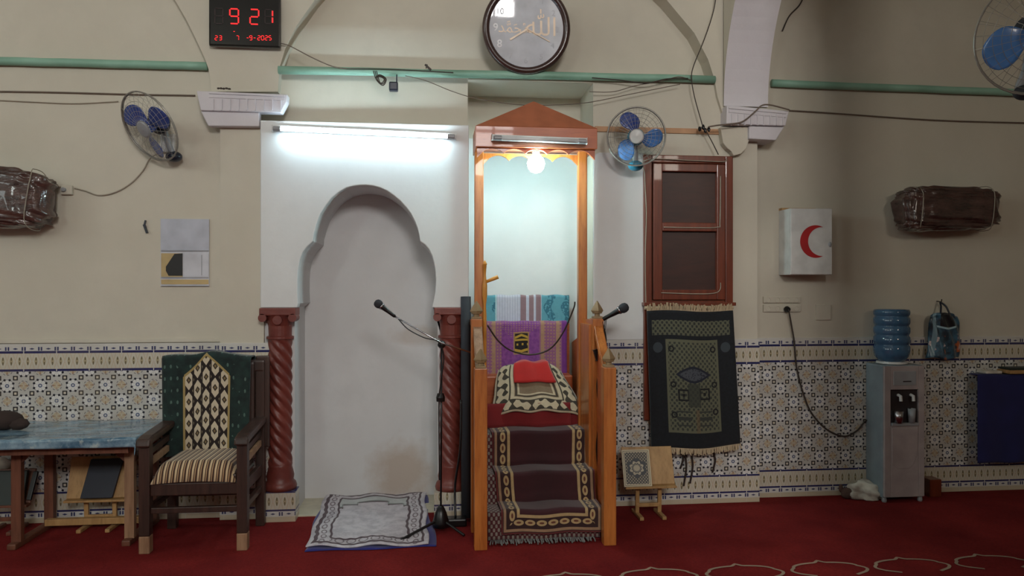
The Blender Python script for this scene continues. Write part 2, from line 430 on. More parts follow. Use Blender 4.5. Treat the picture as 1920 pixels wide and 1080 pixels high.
# ------------------------------------------------------------------ mesh helpers
class MB:
    def __init__(s): s.b = bmesh.new(); s.uv = None
    def box(s, x0, x1, y0, y1, z0, z1, bev=0):
        vs = bmesh.ops.create_cube(s.b, size=1)['verts']
        for v in vs:
            v.co = Vector(((x0+x1)/2+v.co.x*(x1-x0), (y0+y1)/2+v.co.y*(y1-y0), (z0+z1)/2+v.co.z*(z1-z0)))
        if bev:
            es = list({e for v in vs for e in v.link_edges})
            bmesh.ops.bevel(s.b, geom=es, offset=bev, segments=2, affect='EDGES', profile=.6)
        return s
    def beam(s, a, b, w, h, up=(0, 0, 1), bev=0):
        a = Vector(a); b = Vector(b); z = (b-a); L = z.length; z.normalize()
        x = Vector(up).cross(z)
        if x.length < 1e-4: x = Vector((1, 0, 0)).cross(z)
        x.normalize(); y = z.cross(x)
        vs = bmesh.ops.create_cube(s.b, size=1)['verts']
        for v in vs: v.co = (a+b)/2 + x*v.co.x*w + y*v.co.y*h + z*v.co.z*L
        if bev:
            es = list({e for v in vs for e in v.link_edges})
            bmesh.ops.bevel(s.b, geom=es, offset=bev, segments=2, affect='EDGES', profile=.6)
        return s
    def tube(s, pts, r, n=8, rr=None, cap=True):
        pts = [Vector(p) for p in pts]; rings = []
        prev = None
        for i, p in enumerate(pts):
            t = (pts[min(i+1, len(pts)-1)]-pts[max(i-1, 0)]).normalized()
            if prev is None:
                prev = t.orthogonal().normalized()
            x = (prev-t*prev.dot(t)); x = x.normalized() if x.length > 1e-5 else t.orthogonal().normalized()
            prev = x; y = t.cross(x)
            R = rr[i] if rr else r
            rings.append([s.b.verts.new(p+(x*math.cos(2*PI*k/n)+y*math.sin(2*PI*k/n))*R) for k in range(n)])
        for a, b in zip(rings, rings[1:]):
            for k in range(n): s.b.faces.new((a[k], a[(k+1) % n], b[(k+1) % n], b[k]))
        if cap: s.b.faces.new(rings[0][::-1]); s.b.faces.new(rings[-1])
        return s
    def lathe(s, prof, c=(0, 0, 0), n=24, M4=None):
        rings = []
        for r, z in prof:
            ring = []
            for k in range(n):
                p = Vector((r*math.cos(2*PI*k/n), r*math.sin(2*PI*k/n), z))
                ring.append(s.b.verts.new((M4 @ p) if M4 else p+Vector(c)))
            rings.append(ring)
        for a, b in zip(rings, rings[1:]):
            for k in range(n): s.b.faces.new((a[k], a[(k+1) % n], b[(k+1) % n], b[k]))
        s.b.faces.new(rings[0][::-1]); s.b.faces.new(rings[-1])
        return s
    def prism(s, pts, axis, d0, d1):
        # pts: 2-D polygon in the plane of the two other axes (x,z for 'y'; y,z for 'x'; x,y for 'z')
        def mk(p, d): return {'y': (p[0], d, p[1]), 'x': (d, p[0], p[1]), 'z': (p[0], p[1], d)}[axis]
        A = [s.b.verts.new(mk(p, d0)) for p in pts]; B = [s.b.verts.new(mk(p, d1)) for p in pts]
        s.b.faces.new(A); s.b.faces.new(B[::-1]); n = len(pts)
        for i in range(n): s.b.faces.new((A[i], B[i], B[(i+1) % n], A[(i+1) % n]))
        return s
    def ball(s, c, r, sc=(1, 1, 1), sub=3, jit=0):
        vs = bmesh.ops.create_icosphere(s.b, subdivisions=sub, radius=1)['verts']
        for v in vs:
            k = 1+(random.uniform(-jit, jit) if jit else 0)
            v.co = Vector(c)+Vector((v.co.x*r*sc[0], v.co.y*r*sc[1], v.co.z*r*sc[2]))*k
        return s
    def ring(s, M4, R, r, n=40, m=6, sx=1):
        rs = []
        for k in range(n):
            a = 2*PI*k/n; row = []
            for j in range(m):
                b = 2*PI*j/m; q = R+r*math.cos(b)
                row.append(s.b.verts.new(M4 @ Vector((q*math.cos(a)*sx, q*math.sin(a), r*math.sin(b)))))
            rs.append(row)
        for k in range(n):
            for j in range(m): s.b.faces.new((rs[k][j], rs[(k+1) % n][j], rs[(k+1) % n][(j+1) % m], rs[k][(j+1) % m]))
        return s
    def grid(s, fn, nu, nv, vlen=1.0):
        if s.uv is None: s.uv = s.b.loops.layers.uv.new('UVMap')
        V = [[s.b.verts.new(fn(i/nu, j/nv)) for i in range(nu+1)] for j in range(nv+1)]
        for j in range(nv):
            for i in range(nu):
                f = s.b.faces.new((V[j][i], V[j][i+1], V[j+1][i+1], V[j+1][i]))
                for l, (a, b) in zip(f.loops, ((i, j), (i+1, j), (i+1, j+1), (i, j+1))):
                    l[s.uv].uv = (a/nu, b/nv*vlen)
        return s
    def build(s, name, mat, parent=None, smooth=False, solid=0, bev=0, sub=0):
        bmesh.ops.recalc_face_normals(s.b, faces=s.b.faces)
        me = bpy.data.meshes.new(name); s.b.to_mesh(me); s.b.free()
        if smooth:
            for p in me.polygons: p.use_smooth = True
        for m in (mat if isinstance(mat, list) else [mat]): me.materials.append(m)
        o = bpy.data.objects.new(name, me); C.objects.link(o)
        if parent is not None:
            o.parent = parent; o.matrix_parent_inverse = Matrix.Translation(-parent.location)
        if solid:
            k = o.modifiers.new('solid', 'SOLIDIFY'); k.thickness = solid; k.offset = 0
        if bev:
            k = o.modifiers.new('bevel', 'BEVEL'); k.width = bev; k.segments = 2; k.limit_method = 'ANGLE'
        if sub:
            k = o.modifiers.new('sub', 'SUBSURF'); k.levels = sub; k.render_levels = sub
        return o
def smoothpath(pts, n=8):
    pts = [Vector(p) for p in pts]; out = []
    for i in range(len(pts)-1):
        p0 = pts[max(i-1, 0)]; p1 = pts[i]; p2 = pts[i+1]; p3 = pts[min(i+2, len(pts)-1)]
        for k in range(n):
            t = k/n
            out.append(.5*((2*p1)+(p2-p0)*t+(2*p0-5*p1+4*p2-p3)*t*t+(3*p1-p0-3*p2+p3)*t**3))
    out.append(pts[-1]); return out
def tag(o, label, cat, group=None, kind=None):
    o['label'] = label; o['category'] = cat
    if group: o['group'] = group
    if kind: o['kind'] = kind
    return o
def struct(o, label=None):
    o['kind'] = 'structure'
    if label: o['label'] = label
    return o
def thing(name, loc, label, cat, group=None):
    o = bpy.data.objects.new(name, None); C.objects.link(o); o.location = loc; o.empty_display_size = .1
    return tag(o, label, cat, group)
def frame(origin, n, up=(0, 0, 1), roll=0):
    z = Vector(n).normalized(); x = Vector(up).cross(z).normalized(); y = z.cross(x)
    R = Matrix((x, y, z)).transposed().to_4x4()
    return Matrix.Translation(origin) @ R @ Matrix.Rotation(roll, 4, 'Z')
def cablething(name, pts, r, mat, label, cat='cable', n=8):
    o = MB().tube(smoothpath(pts), r, 6).build(name, mat, smooth=True)
    return tag(o, label, cat)
def path(Y, *uv): return [Pt(u, v, Y) for u, v in uv]

# ------------------------------------------------------------------ structure: room shell
XA = ux(415, 0); XM0 = ux(488, -.08); XM1 = ux(879, -.08); XN0 = ux(878, 0); XN1 = ux(1112, 0); XS = ux(1420, 0)
fl = MB(); fl.box(XL-.3, XR+.3, YB-.3, .8, -.1, 0)
floor = struct(fl.build('floor', M['carpet']), 'dark red carpeted floor')
# ornament: row of outlined arch heads woven in the carpet, part of the floor
om = MB()
def ogee(s):            # s -1..1, returns local (x, y)
    a = abs(s); sg = 1 if s > 0 else -1
    if a < .12: x = a/.12*.03; y = -a/.12*.03
    elif a < .5: t = (a-.12)/.38; x = .03+.15*math.sin(t*PI/2); y = -.03-.05*(1-math.cos(t*PI/2))-.012*t
    elif a < .8: t = (a-.5)/.3; x = .18+.03*math.sin(t*PI); y = -.092-.085*t
    else: t = (a-.8)/.2; x = .18-.07*t; y = -.177-.035*t
    return sg*x, y
for k in range(9):
    cx = .70+.473*k; cy = -1.15+(-.02 if k == 0 else 0)
    if k > 6: cy -= .0
    P = []
    for i in range(61):
        x, y = ogee(-1+2*i/60); P.append(Vector((cx+x, cy+y, 0)))
    L, R = [], []
    for i, p in enumerate(P):
        t = (P[min(i+1, 60)]-P[max(i-1, 0)]).normalized(); nn = Vector((-t.y, t.x, 0))*.0085
        L.append(om.b.verts.new(p+nn+Vector((0, 0, .003)))); R.append(om.b.verts.new(p-nn+Vector((0, 0, .003))))
    for i in range(60): om.b.faces.new((L[i], L[i+1], R[i+1], R[i]))
om.build('arch_ornament', M['ornament'], floor)

struct(MB().box(XL-.3, XR+.3, YB-.3, .8, ZC, ZC+.1).build('ceiling', M['ceil']))
# back wall of the room with three window openings, left wall with two
wb = MB(); xs = [XL-.2]
wb.box(XL-.2, XR+.2, YB-.2, YB, 0, WINS[0][2]); wb.box(XL-.2, XR+.2, YB-.2, YB, WINS[0][3], ZC)
e = [XL-.2]+[q for w in WINS for q in w[:2]]+[XR+.2]
for i in range(0, len(e), 2): wb.box(e[i], e[i+1], YB-.2, YB, WINS[0][2], WINS[0][3])
struct(wb.build('wall_rear', M['cream']))
wl = MB(); wl.box(XL-.2, XL, YB, .6, 0, 2.9); wl.box(XL-.2, XL, YB, .6, 4.5, ZC)
e = [YB]+[q for w in LW for q in w]+[.6]
for i in range(0, len(e), 2): wl.box(XL-.2, XL, e[i], e[i+1], 2.9, 4.5)
struct(wl.build('wall_left', M['cream']))
struct(MB().box(XR, XR+.2, YB, .6, 0, ZC).build('wall_right', M['cream']))
for i, (a, b, c, d) in enumerate(WINS):
    g = MB()
    for x in (a, a+(b-a)/4-.03, (a+b)/2-.03, a+(b-a)*.75-.03, b-.05): g.box(x, x+.05, YB-.06, YB-.01, c, d)
    for z in (c, c+(d-c)/3-.03, c+(d-c)*2/3-.03, d-.05): g.box(a, b, YB-.06, YB-.01, z, z+.05)
    struct(g.build('window_%d' % (i+2), M['redwood']))

# qibla wall, built in bays
struct(MB().box(XL-.1, XA, .03, .55, 0, ZC).build('wall_left_bay', M['cream']))
ZT = ZC
arch = [(557, 577), (559, 569), (558, 545), (558, 525), (559, 505), (562, 488), (567, 474), (575, 463), (587, 452),
        (588, 440), (593, 422), (600, 402), (610, 386), (622, 371), (635, 360), (648, 352.5), (661, 349), (674, 347.2), (687, 347),
        (700, 348.5), (713, 352), (726, 358), (739, 367), (751, 377), (762, 389), (771, 401), (778, 415), (783, 428), (786, 441), (788, 453),
        (797, 459), (804, 467), (810, 479), (814, 493), (816.5, 508), (817.5, 525), (816.5, 545), (814, 560), (811, 572), (810, 577)]
PY = -.08
AP = [Pt(u, v, PY) for u, v in arch]; AX = [(p.x, p.z) for p in AP]
zb = AX[0][1]
Z0p = vz(490, 222, PY); Z1p = vz(878, 238, PY); ZP = (Z0p+Z1p)/2
def arched(x0, x1, ztop, inner, y0, y1, legs=None):
    """plate between x0..x1 with the arch opening cut out, as strips"""
    m = MB()
    pts = inner
    # left strip, right strip and top fan made of quads to the outer rectangle
    outer = []
    n = len(pts); half = n//2
    for i, p in enumerate(pts):
        if i <= half*.5: outer.append((x0, p[1] if p[1] < ztop else ztop))
        elif i >= n-1-half*.5: outer.append((x1, p[1]))
        else: outer.append(None)
    li = max(i for i in range(n//2) if outer[i]); ri = min(i for i in range(n//2, n) if outer[i])
    outer[li] = (x0, ztop); outer[ri] = (x1, ztop)
    for i in range(li+1, ri):
        t = (i-li)/(ri-li); outer[i] = (x0+(x1-x0)*t, ztop)
    for i in range(li): outer[i] = (x0, pts[0][1]+(ztop-pts[0][1])*i/li)
    for i in range(ri+1, n): outer[i] = (x1, pts[-1][1]+(ztop-pts[-1][1])*(n-1-i)/(n-1-ri))
    def mk(p, y): return m.b.verts.new((p[0], y, p[1]))
    a = [mk(p, y0) for p in pts]; b = [mk(p, y0) for p in outer]; c = [mk(p, y1) for p in pts]; d = [mk(p, y1) for p in outer]
    for i in range(n-1):
        m.b.faces.new((a[i], a[i+1], b[i+1], b[i])); m.b.faces.new((c[i], d[i], d[i+1], c[i+1]))
        m.b.faces.new((a[i], c[i], c[i+1], a[i+1])); m.b.faces.new((b[i], b[i+1], d[i+1], d[i]))
    m.b.faces.new((a[0], b[0], d[0], c[0])); m.b.faces.new((a[-1], c[-1], d[-1], b[-1]))
    return m
struct(arched(XM0, XM1, ZP, AX, PY, .0).build('wall_niche_surround', M['white'], bev=.006), 'white panel with scalloped arch opening over the niche')
# masonry round the niche and its jambs, down to the floor
xj0, xj1 = ux(551, 0), ux(822, 0)
inner = [(xj0+.005, 0), (xj0+.005, zb)]+AX[1:-1]+[(xj1-.005, zb), (xj1-.005, 0)]
ms = MB()
zpp = vz(930, 140, .05)
struct(MB().box(XA, XN0, .06, .55, ZP, zpp).build('wall_middle', M['cream']))
struct(MB().box(XA, XS, .115, .55, zpp, ZT).build('wall_lunette', M['cream']))
struct(arched(XA, XN0, ZP-.0, [(min(max(x, xj0+.0), xj1), z) for x, z in inner], 0.0, .42).build('wall_niche_masonry', M['niche']))
struct(MB().box(XA-.1, XN0, .40, .55, 0, ZP).build('wall_niche_back', M['niche']))
struct(MB().box(XA, XM0+.012, -.03, .0, 0, vz(450, 236, 0)).build('wall_left_pilaster', M['cream']))
# minbar recess
zr = vz(990, 152, 0)
zq = vz(1000, 262, .45)
struct(MB().box(XN0-.02, XN1+.02, .45, .55, 0, zq).build('wall_recess_back', M['white']))
struct(MB().box(XN0-.02, XN1+.02, .44, .55, zq, zpp).build('wall_recess_top', M['cream']))  # same wall as below; cream colour stands in for shade above the canopy
struct(MB().box(XN0, XN1, 0, .45, zr, zpp).build('wall_recess_lintel', M['cream']))
struct(MB().box(XN1, XS, 0, .55, 0, zpp).build('wall_center', M['cream']))
zw = vz(1160, 287, 0)
wp = [(XN1, 0), (XS-.001, 0), (XS-.001, vz(1400, 292, 0)-.06), (ux(1376, 0), zw-.02), (ux(1204, 0), zw), (XN1+.035, zw), (XN1+.01, zw-.012), (XN1, zw-.04)]
wp = [(XN1, 1.157), (ux(1206, 0), 1.157), (ux(1206, 0), zw), (XN1+.04, zw), (XN1+.012, zw-.012), (XN1, zw-.04)]
struct(MB().prism(wp, 'y', -.012, .01).build('wall_white_patch', M['white'], bev=.005))
struct(MB().box(XS, XR+.1, .10, .55, 0, ZT).build('wall_right_bay', M['cream']))
# upper wall with blind arches (stands proud of the lunettes)
def poly(Y, uv): return [(Pt(u, v, Y).x, Pt(u, v, Y).z) for u, v in uv]
# lunette faces are the bays themselves; the spandrels stand forward
sp = [(396, 172), (394, 150), (391, 130), (385, 112), (368, 75), (350, 38), (328, 0), (270, -80), (150, -200), (-80, -300), (-80, -520), (930, -520), (930, -320), (790, -215), (690, -115), (625, -40), (590, 0), (555, 50), (535, 90), (524, 128), (521, 172)]
struct(MB().prism(poly(-.03, sp), 'y', -.03, .15).build('wall_left_spandrel', M['cream']))
sp = [(1362, 236), (1345, 180), (1340, 150), (1328, 112), (1302, 62), (1250, 0), (1170, -75), (1060, -180), (930, -320), (930, -520), (1700, -520), (1600, -300), (1441, -300), (1441, 200), (1421, 236)]
struct(MB().prism(poly(-.03, sp), 'y', -.03, .15).build('wall_right_spandrel', M['cream']))
struct(MB().box(ux(1115, 0), ux(1352, 0), -.012, .01, vz(1240, 250, 0), vz(1240, 240, 0)).build('trim_1', M['tan'], bev=.003))  # slim tan band across the wall, level with the niche panel top

# transverse arch springing from the wall towards the viewer
xa0, xa1 = ux(1358, -.06), ux(1441, -.06); zs = vz(1400, 199, -.06)
ya, yb_ = 1.40, 1.30
ar = [(-.05, ZC), (-.05, zs)]
for i in range(0, 49):
    t = PI*i/48; ar.append((-.05-ya+ya*math.cos(t), zs+yb_*math.sin(t)))
ar += [(-.05-2*ya, 0), (YB+.05, 0), (YB+.05, ZC)]  # solid wall behind the arch is unseen, added to block window light
oa = struct(MB().prism(ar, 'x', xa0, xa1).build('wall_transverse_arch', [M['cream'], M['lilac']]))
for p_ in oa.data.polygons:
    if abs(p_.normal.x) < .5: p_.material_index = 1
# pillar outside the frame that carries the fan
struct(MB().box(3.02, 3.42, -2.3, -1.9, 0, ZC).build('wall_side_pier', M['cream']))

# dado tiles (1.15 m high), 1.2 cm proud of each bay
ZD = 1.157
def dado(x0, x1, y, name='baseboard_tiles', z1=ZD):
    struct(MB().box(x0, x1, y-.012, y+.01, 0, z1).build(name, M['tile'], bev=.003), 'patterned ceramic tile dado')
dado(XL, XA+.0, .03, 'baseboard_left'); dado(XA, xj0-.055, -.03, 'baseboard_pilaster')
dado(XN1, XS+.012, 0, 'baseboard_center'); dado(XS, XR, .10, 'baseboard_right')
struct(MB().box(xj0+.005, xj1-.005, -.02, .40, 0, .006).build('trim_2', M['marble']))
# cream cable conduit over the left dado
struct(MB().box(XL, XA, .015, .03, 1.16, 1.185).build('trim_3', M['cream'], bev=.004))

# ------------------------------------------------------------------ corbels
def corbel(name, top, low, y0, y1, label, step):
    t = thing(name, (Pt(*top[0], 0).x, 0, Pt(*top[0], 0).z), label, 'corbel')
    MB().prism(poly(y0, top), 'y', y0, y1).build('upper_moulding', M['lilac'], t, bev=.006)
    MB().prism(poly(y0+.02, low), 'y', y0+.02, y1).build('lower_moulding', M['lilac'], t, bev=.006)
    g = MB()
    (u0, v0), (u1, v1) = step
    a = Pt(u0, v0, y0-.002); b = Pt(u1, v1, y0-.002); g.beam(a, b, .012, .012)
    a = Pt(u0, v0+6, y0-.0); b = Pt(u1, v1+6, y0-.0); g.beam(a, b, .01, .02)
    g.build('grooved_band', M['lilac'], t)
    for k in range(9):
        u = u0+(u1-u0)*(k+.5)/9
        MB().beam(Pt(u, v0+12, y0-.001), Pt(u, v0+33, y0-.001), .014, .008).build('dentil', M['lilac'], t)
    return t
corbel('corbel', [(368, 170), (539, 177), (538, 190), (527, 211), (376, 207)], [(376, 208), (486, 210), (486, 237), (390, 236)], -.11, -.03,
       'pale lilac moulded corbel above the striped armchair, its lower step narrower', ((392, 174), (534, 180)))
corbel('corbel', [(1363, 197), (1480, 208), (1473, 236), (1362, 232)], [(1405, 236), (1471, 238), (1455, 263), (1405, 260)], -.11, .10,
       'pale lilac moulded corbel under the foot of the big arch', ((1366, 202), (1474, 212)))
# rounded cream corbel beside it
cb = MB().prism(poly(-.06, [(1351, 238), (1409, 238), (1405, 262), (1400, 278), (1390, 288), (1376, 292), (1372, 284), (1364, 278), (1356, 268)]), 'y', -.06, 0)
tag(cb.build('corbel', M['cream'], bev=.005), 'cream rounded corbel just above the top corner of the wooden window', 'corbel')

# ------------------------------------------------------------------ columns
def column(uc, label):
    x = ux(uc, -.03); y = -.02
    t = thing('column', (x, y, 0), label, 'column', 'twisted maroon columns beside the niche')
    t_ = MB(); z_ = vz(uc, 918, -.05); t_.box(x-.115, x+.115, y-.1, y+.04, 0, z_)
    t_.build('plinth', M['tile'], t)
    zt = zb
    MB().lathe([(.105, z_), (.108, z_+.02), (.1, z_+.045), (.085, z_+.06), (.09, z_+.09), (.075, z_+.15), (.078, z_+.16), (.07, z_+.17)], (x, y, 0)).build('base', M['column'], t, smooth=True)
    # twisted shaft
    m = MB(); z0 = z_+.165; z1 = zt-.2; n = 60; rows = 140; ring = []
    for j in range(rows+1):
        z = z0+(z1-z0)*j/rows; r0 = .078
        row = []
        for k in range(n):
            a = 2*PI*k/n; ph = a*6+(z-z0)*2*PI/.078
            edge = min(1, j/6, (rows-j)/6)
            r = r0-.013*edge*(1-abs(math.sin(ph*.5)))**.8
            row.append(m.b.verts.new((x+r*math.cos(a), y+r*math.sin(a), z)))
        ring.append(row)
    for a, b in zip(ring, ring[1:]):
        for k in range(n): m.b.faces.new((a[k], a[(k+1) % n], b[(k+1) % n], b[k]))
    m.build('shaft', M['column'], t, smooth=True)
    c = MB(); c.lathe([(.072, zt-.21), (.088, zt-.205), (.088, zt-.19), (.074, zt-.185), (.076, zt-.12), (.088, zt-.07), (.1, zt-.05)], (x, y, 0))
    c.box(x-.115, x+.115, y-.1, y+.06, zt-.05, zt-.001, .006)
    for sx in (-1, 1):
        c.tube([(x+sx*.095, y-.1, zt-.065), (x+sx*.095, y+.02, zt-.065)], .027, 12)
    c.tube([(x, y-.1, zt-.08), (x, y, zt-.08)], .03, 12)
    c.build('capital', M['column'], t, smooth=False)
column(525, 'twisted maroon column with capital, next to the striped armchair')
column(846, 'twisted maroon column with capital, behind the microphone stand')

# ------------------------------------------------------------------ pipes
def pipe(u0, v0, u1, v1, Y, label, r=.027):
    a = Pt(u0, v0, Y-r); b = Pt(u1, v1, Y-r)
    o = MB().tube([a+(b-a)*i/10+Vector((0, 0, random.uniform(-.002, .002))) for i in range(11)], r, 14).build('wall_pipe', M['pipe'], smooth=True)
    tag(o, label, 'pipe', 'mint green pipes along the wall')
pipe(-60, 113, 389, 124, .03, 'mint green pipe running above the wall fan on the armchair side')
pipe(522, 131, 1340, 149, -.0, 'mint green pipe passing under the round clock')
pipe(1447, 156, 1990, 177, .10, 'dull green pipe in the darker bay beyond the big arch')

# ------------------------------------------------------------------ fluorescent tube
def batten(a, b, lit, label):
    a = Vector(a); b = Vector(b); d = (b-a).normalized()
    t = thing('tube_light', (a+b)/2, label, 'light')
    MB().beam(a-d*.03, b+d*.03, .045, .035, bev=.004).build('housing', M['whitep'], t)
    off = Vector((0, -.045, -.01))
    MB().tube([a+off+d*.02, b+off-d*.02], .013, 14).build('tube', M['tube'] if lit else M['tubeoff'], t, smooth=True)
    for p, s in ((a, 1), (b, -1)):
        q = p+off
        MB().tube([q-d*.015*s, q+d*.03*s], .016, 12).build('end_cap', M['greyp'], t)
        MB().beam(p-d*.005*s+Vector((0, -.015, 0)), q-d*.005*s, .03, .022).build('lamp_holder', M['greyp'], t)
    return t
batten(Pt(520, 241, PY-.02), Pt(847, 256, PY-.02), True, 'glowing white fluorescent tube across the top of the white niche panel')

# ------------------------------------------------------------------ minbar
mx0, mx1 = .276, 1.037
yf, ym, yt, yr = -.75, -.44, -.11, .36
mb = thing('minbar', ((mx0+mx1)/2, yf, 0), 'tall varnished orange wood pulpit with steps, posts and peaked canopy', 'pulpit')
def post(x, y, z, w=.075, fin=True, z0=0):
    o = MB().box(x-w/2, x+w/2, y-w/2, y+w/2, z0, z, .005).build('post', M['pine'], mb)
    if fin:
        f = MB(); f.box(x-.03, x+.03, y-.03, y+.03, z, z+.014, .003)
        f.lathe([(.018, z+.014), (.018, z+.03), (.03, z+.032), (.034, z+.042)], (x, y, 0), 8)
        f.lathe([(.036, z+.042), (.040, z+.05), (.034, z+.062), (.003, z+.112)], (x, y, 0), 4)
        f.build('finial', M['finial'], o)
    return o
zf = vz(902, 690, yf); post(mx0, yf, zf); post(mx1, yf, vz(1140, 688, yf))
zm = vz(895, 598, ym)
post(mx0-.005, ym, zm, .07); post(mx1, ym, zm, .07)
ztop = vz(1000, 300, yt)+.1
for x in (mx0+.03, mx1-.03): post(x, yt, ztop, .06, False)
# side panels between the posts (sloping top)
for x in (mx0, mx1):
    pl = [(yf+.03, .02), (yr, .02), (yr, 1.12), (ym, zm-.03), (yf+.03, zf-.05)]
    MB().prism([(a, b) for a, b in pl], 'x', x-.011, x+.011).build('side_panel', M['pine_x'], mb, bev=.003)
    MB().beam((x, yf+.02, zf-.035), (x, ym, zm-.035), .045, .03, bev=.005).build('rail', M['wornwood'] if x < .5 else M['pine'], mb)  # paler wood on the left rail stands in for light on its edge
    MB().beam((x, ym, zm-.03), (x, yt+.02, zm-.03), .06, .03, bev=.005).build('rail', M['pine'], mb)
MB().box(mx1-.05, mx1-.012, ym+.02, yt-.0, .2, zm-.04).build('inner_board', M['pine'], mb)
# steps
steps = [(-.66, 0, .165), (-.46, .165, .341), (-.26, .341, .553), (-.1, .553, .70)]
for y, z0, z1 in steps:
    MB().box(mx0+.012, mx1-.012, y, yr, z0, z1-.002).build('step', M['deepred'], mb)
MB().box(mx0+.02, mx1-.05, .12, yr, .70, .90, .01).build('seat', M['pine_x'], mb)
MB().box(mx0+.03, mx1-.04, .30, .325, .70, 1.262, .004).build('backrest', M['pine_x'], mb)
MB().box(mx0+.03, mx1-.04, .35, .375, .70, 1.452, .004).build('rear_board', M['pine_x'], mb)
# canopy: four fascia boards, roof, scalloped valances
yc0, yc1 = -.34, -.01; fx0, fx1 = ux(892, yc0), ux(1120, yc0); zc0 = vz(1005, 277, yc0); zc1 = vz(1005, 238, yc0)
MB().box(fx0, fx1, yc0, yc0+.02, zc0, zc1, .003).build('fascia', M['pine_x'], mb)
for x in (fx0+.011, fx1-.011): MB().box(x-.011, x+.011, yc0+.02, yc1, zc0, zc1, .003).build('fascia', M['pine_x'], mb)
rf = MB(); ap = Vector(((fx0+fx1)/2, (yc0+yc1)/2, 0)); ap.z = vz(1003, 190, ap.y)
bs = [rf.b.verts.new(p) for p in ((fx0, yc0, zc1), (fx1, yc0, zc1), (fx1, yc1, zc1), (fx0, yc1, zc1))]; av = rf.b.verts.new(ap)
for i in range(4): rf.b.faces.new((bs[i], bs[(i+1) % 4], av))
rf.b.faces.new(bs[::-1])
rf.build('roof', M['roofwood'], mb)
def valance(x0, x1, y, ztp, zlo, zhi, nl, mat=M['pine']):
    pts = [(x0, ztp), (x0, zlo-.03)]
    for i in range(nl):
        a = x0+.03+(x1-x0-.06)*i/nl; b = x0+.03+(x1-x0-.06)*(i+1)/nl
        for k in range(0, 11):
            t = k/10; pts.append((a+(b-a)*t, zlo+(zhi-zlo)*math.sin(PI*t)**.7))
        if i < nl-1: pts.append((b, zlo-.008))
    pts += [(x1, zlo-.03), (x1, ztp)]
    m = MB()
    def mk(p, yy): return m.b.verts.new((p[0], yy, p[1]))
    body = pts[1:-1]
    A = [mk(p, y) for p in body]; T = [mk((p[0], ztp), y) for p in body]
    A2 = [mk(p, y+.018) for p in body]; T2 = [mk((p[0], ztp), y+.018) for p in body]
    for i in range(len(body)-1):
        if body[i][0] == body[i+1][0]: continue
        m.b.faces.new((A[i], A[i+1], T[i+1], T[i])); m.b.faces.new((A2[i], T2[i], T2[i+1], A2[i+1])); m.b.faces.new((A[i], A2[i], A2[i+1], A[i+1]))
        m.b.faces.new((T[i], T[i+1], T2[i+1], T2[i]))
    m.build('valance', mat, mb)
valance(mx0+.055, mx1-.055, yt-.01, zc0+.0, vz(1000, 303, yt), vz(1000, 293, yt), 4)
valance(fx0+.01, fx1-.01, yc0+.03, zc0+.02, zc0-.035, zc0-.004, 5, M['pine_x'])
MB().box(fx0+.02, fx1-.02, yc0+.03, yc1-.02, zc0+.02, zc0+.03).build('canopy_ceiling', M['roofwood'], mb)
# unlit tube on the fascia
zz = vz(1010, 263, yc0)
batten((ux(930, yc0), yc0-.02, zz+.006), (ux(1090, yc0), yc0-.02, zz-.004), False, 'unlit tube lamp fixed to the orange fascia of the pulpit canopy')
# bulb
yb5 = -.26; xbu = ux(1005, yb5); zbu = vz(1005, 307, yb5)
bu = thing('light_bulb', (xbu, yb5, zbu), 'glowing bulb hanging under the pulpit canopy', 'light bulb')
MB().lathe([(.01, -.06), (.032, -.052), (.05, -.03), (.058, 0), (.05, .03), (.03, .05), (.018, .06)], (xbu, yb5, zbu), 20).build('globe', M['bulb'], bu, smooth=True)
MB().lathe([(.022, .06), (.024, .075), (.02, .09), (.006, .1), (.004, zc0+.02-zbu)], (xbu, yb5, zbu), 12).build('socket', M['whitep'], bu)

# ------------------------------------------------------------------ carpets on the minbar
def profile_path(yoff, zoff):
    # down the steps: from landing to floor
    P = [(-.13, .553)]
    P += [(-.26-yoff, .553), (-.26-yoff, .341), (-.46-yoff, .341), (-.46-yoff, .165), (-.66-yoff, .165), (-.66-yoff, .0), ]
    return P
def stepcloth(name, x0, x1, off, zextra, lab, cat, mat, topy, wob, end=.03):
    P = [(topy, .553+off), (-.26-off, .553+off), (-.26-off-.005, .45), (-.26-off-.02, .341+off+.02), (-.30, .341+off), (-.46-off, .341+off-.002), (-.46-off-.005, .25), (-.46-off-.02, .165+off+.02),
         (-.50, .165+off), (-.66-off, .165+off-.002), (-.66-off-.005, .1), (-.66-off-.012, end)]
    L = [0]
    for a, b in zip(P, P[1:]): L.append(L[-1]+math.hypot(b[0]-a[0], b[1]-a[1]))
    tot = L[-1]
    def fn(u, v):
        s = (1-v)*tot
        for i in range(len(L)-1):
            if s <= L[i+1] or i == len(L)-2:
                t = (s-L[i])/(L[i+1]-L[i]); y = P[i][0]+(P[i+1][0]-P[i][0])*t; z = P[i][1]+(P[i+1][1]-P[i][1])*t; break
        xl = x0+wob*(1-v); xr = x1
        x = xl+(xr-xl)*u+wob*.5*math.sin(v*9)*.3
        return Vector((x, y-.004-.004*math.sin(u*17+v*8), z+.003+.004*math.sin(u*11+v*5)))
    o = MB().grid(fn, 24, 60, tot).build(name, mat, smooth=True, solid=.008)
    return tag(o, lab, cat), fn
un, ufn = stepcloth('stair_carpet', .325, 1.0, .010, 0, 'worn grey and red carpet edge peeking out under the maroon stair runner', 'carpet', M['under'], -.11, 0, .02)
rn, rfn = stepcloth('stair_runner', .372, 1.012, .030, 0, 'maroon runner with cream medallion border covering the pulpit steps', 'carpet', M['runner'], -.13, .03, .055)
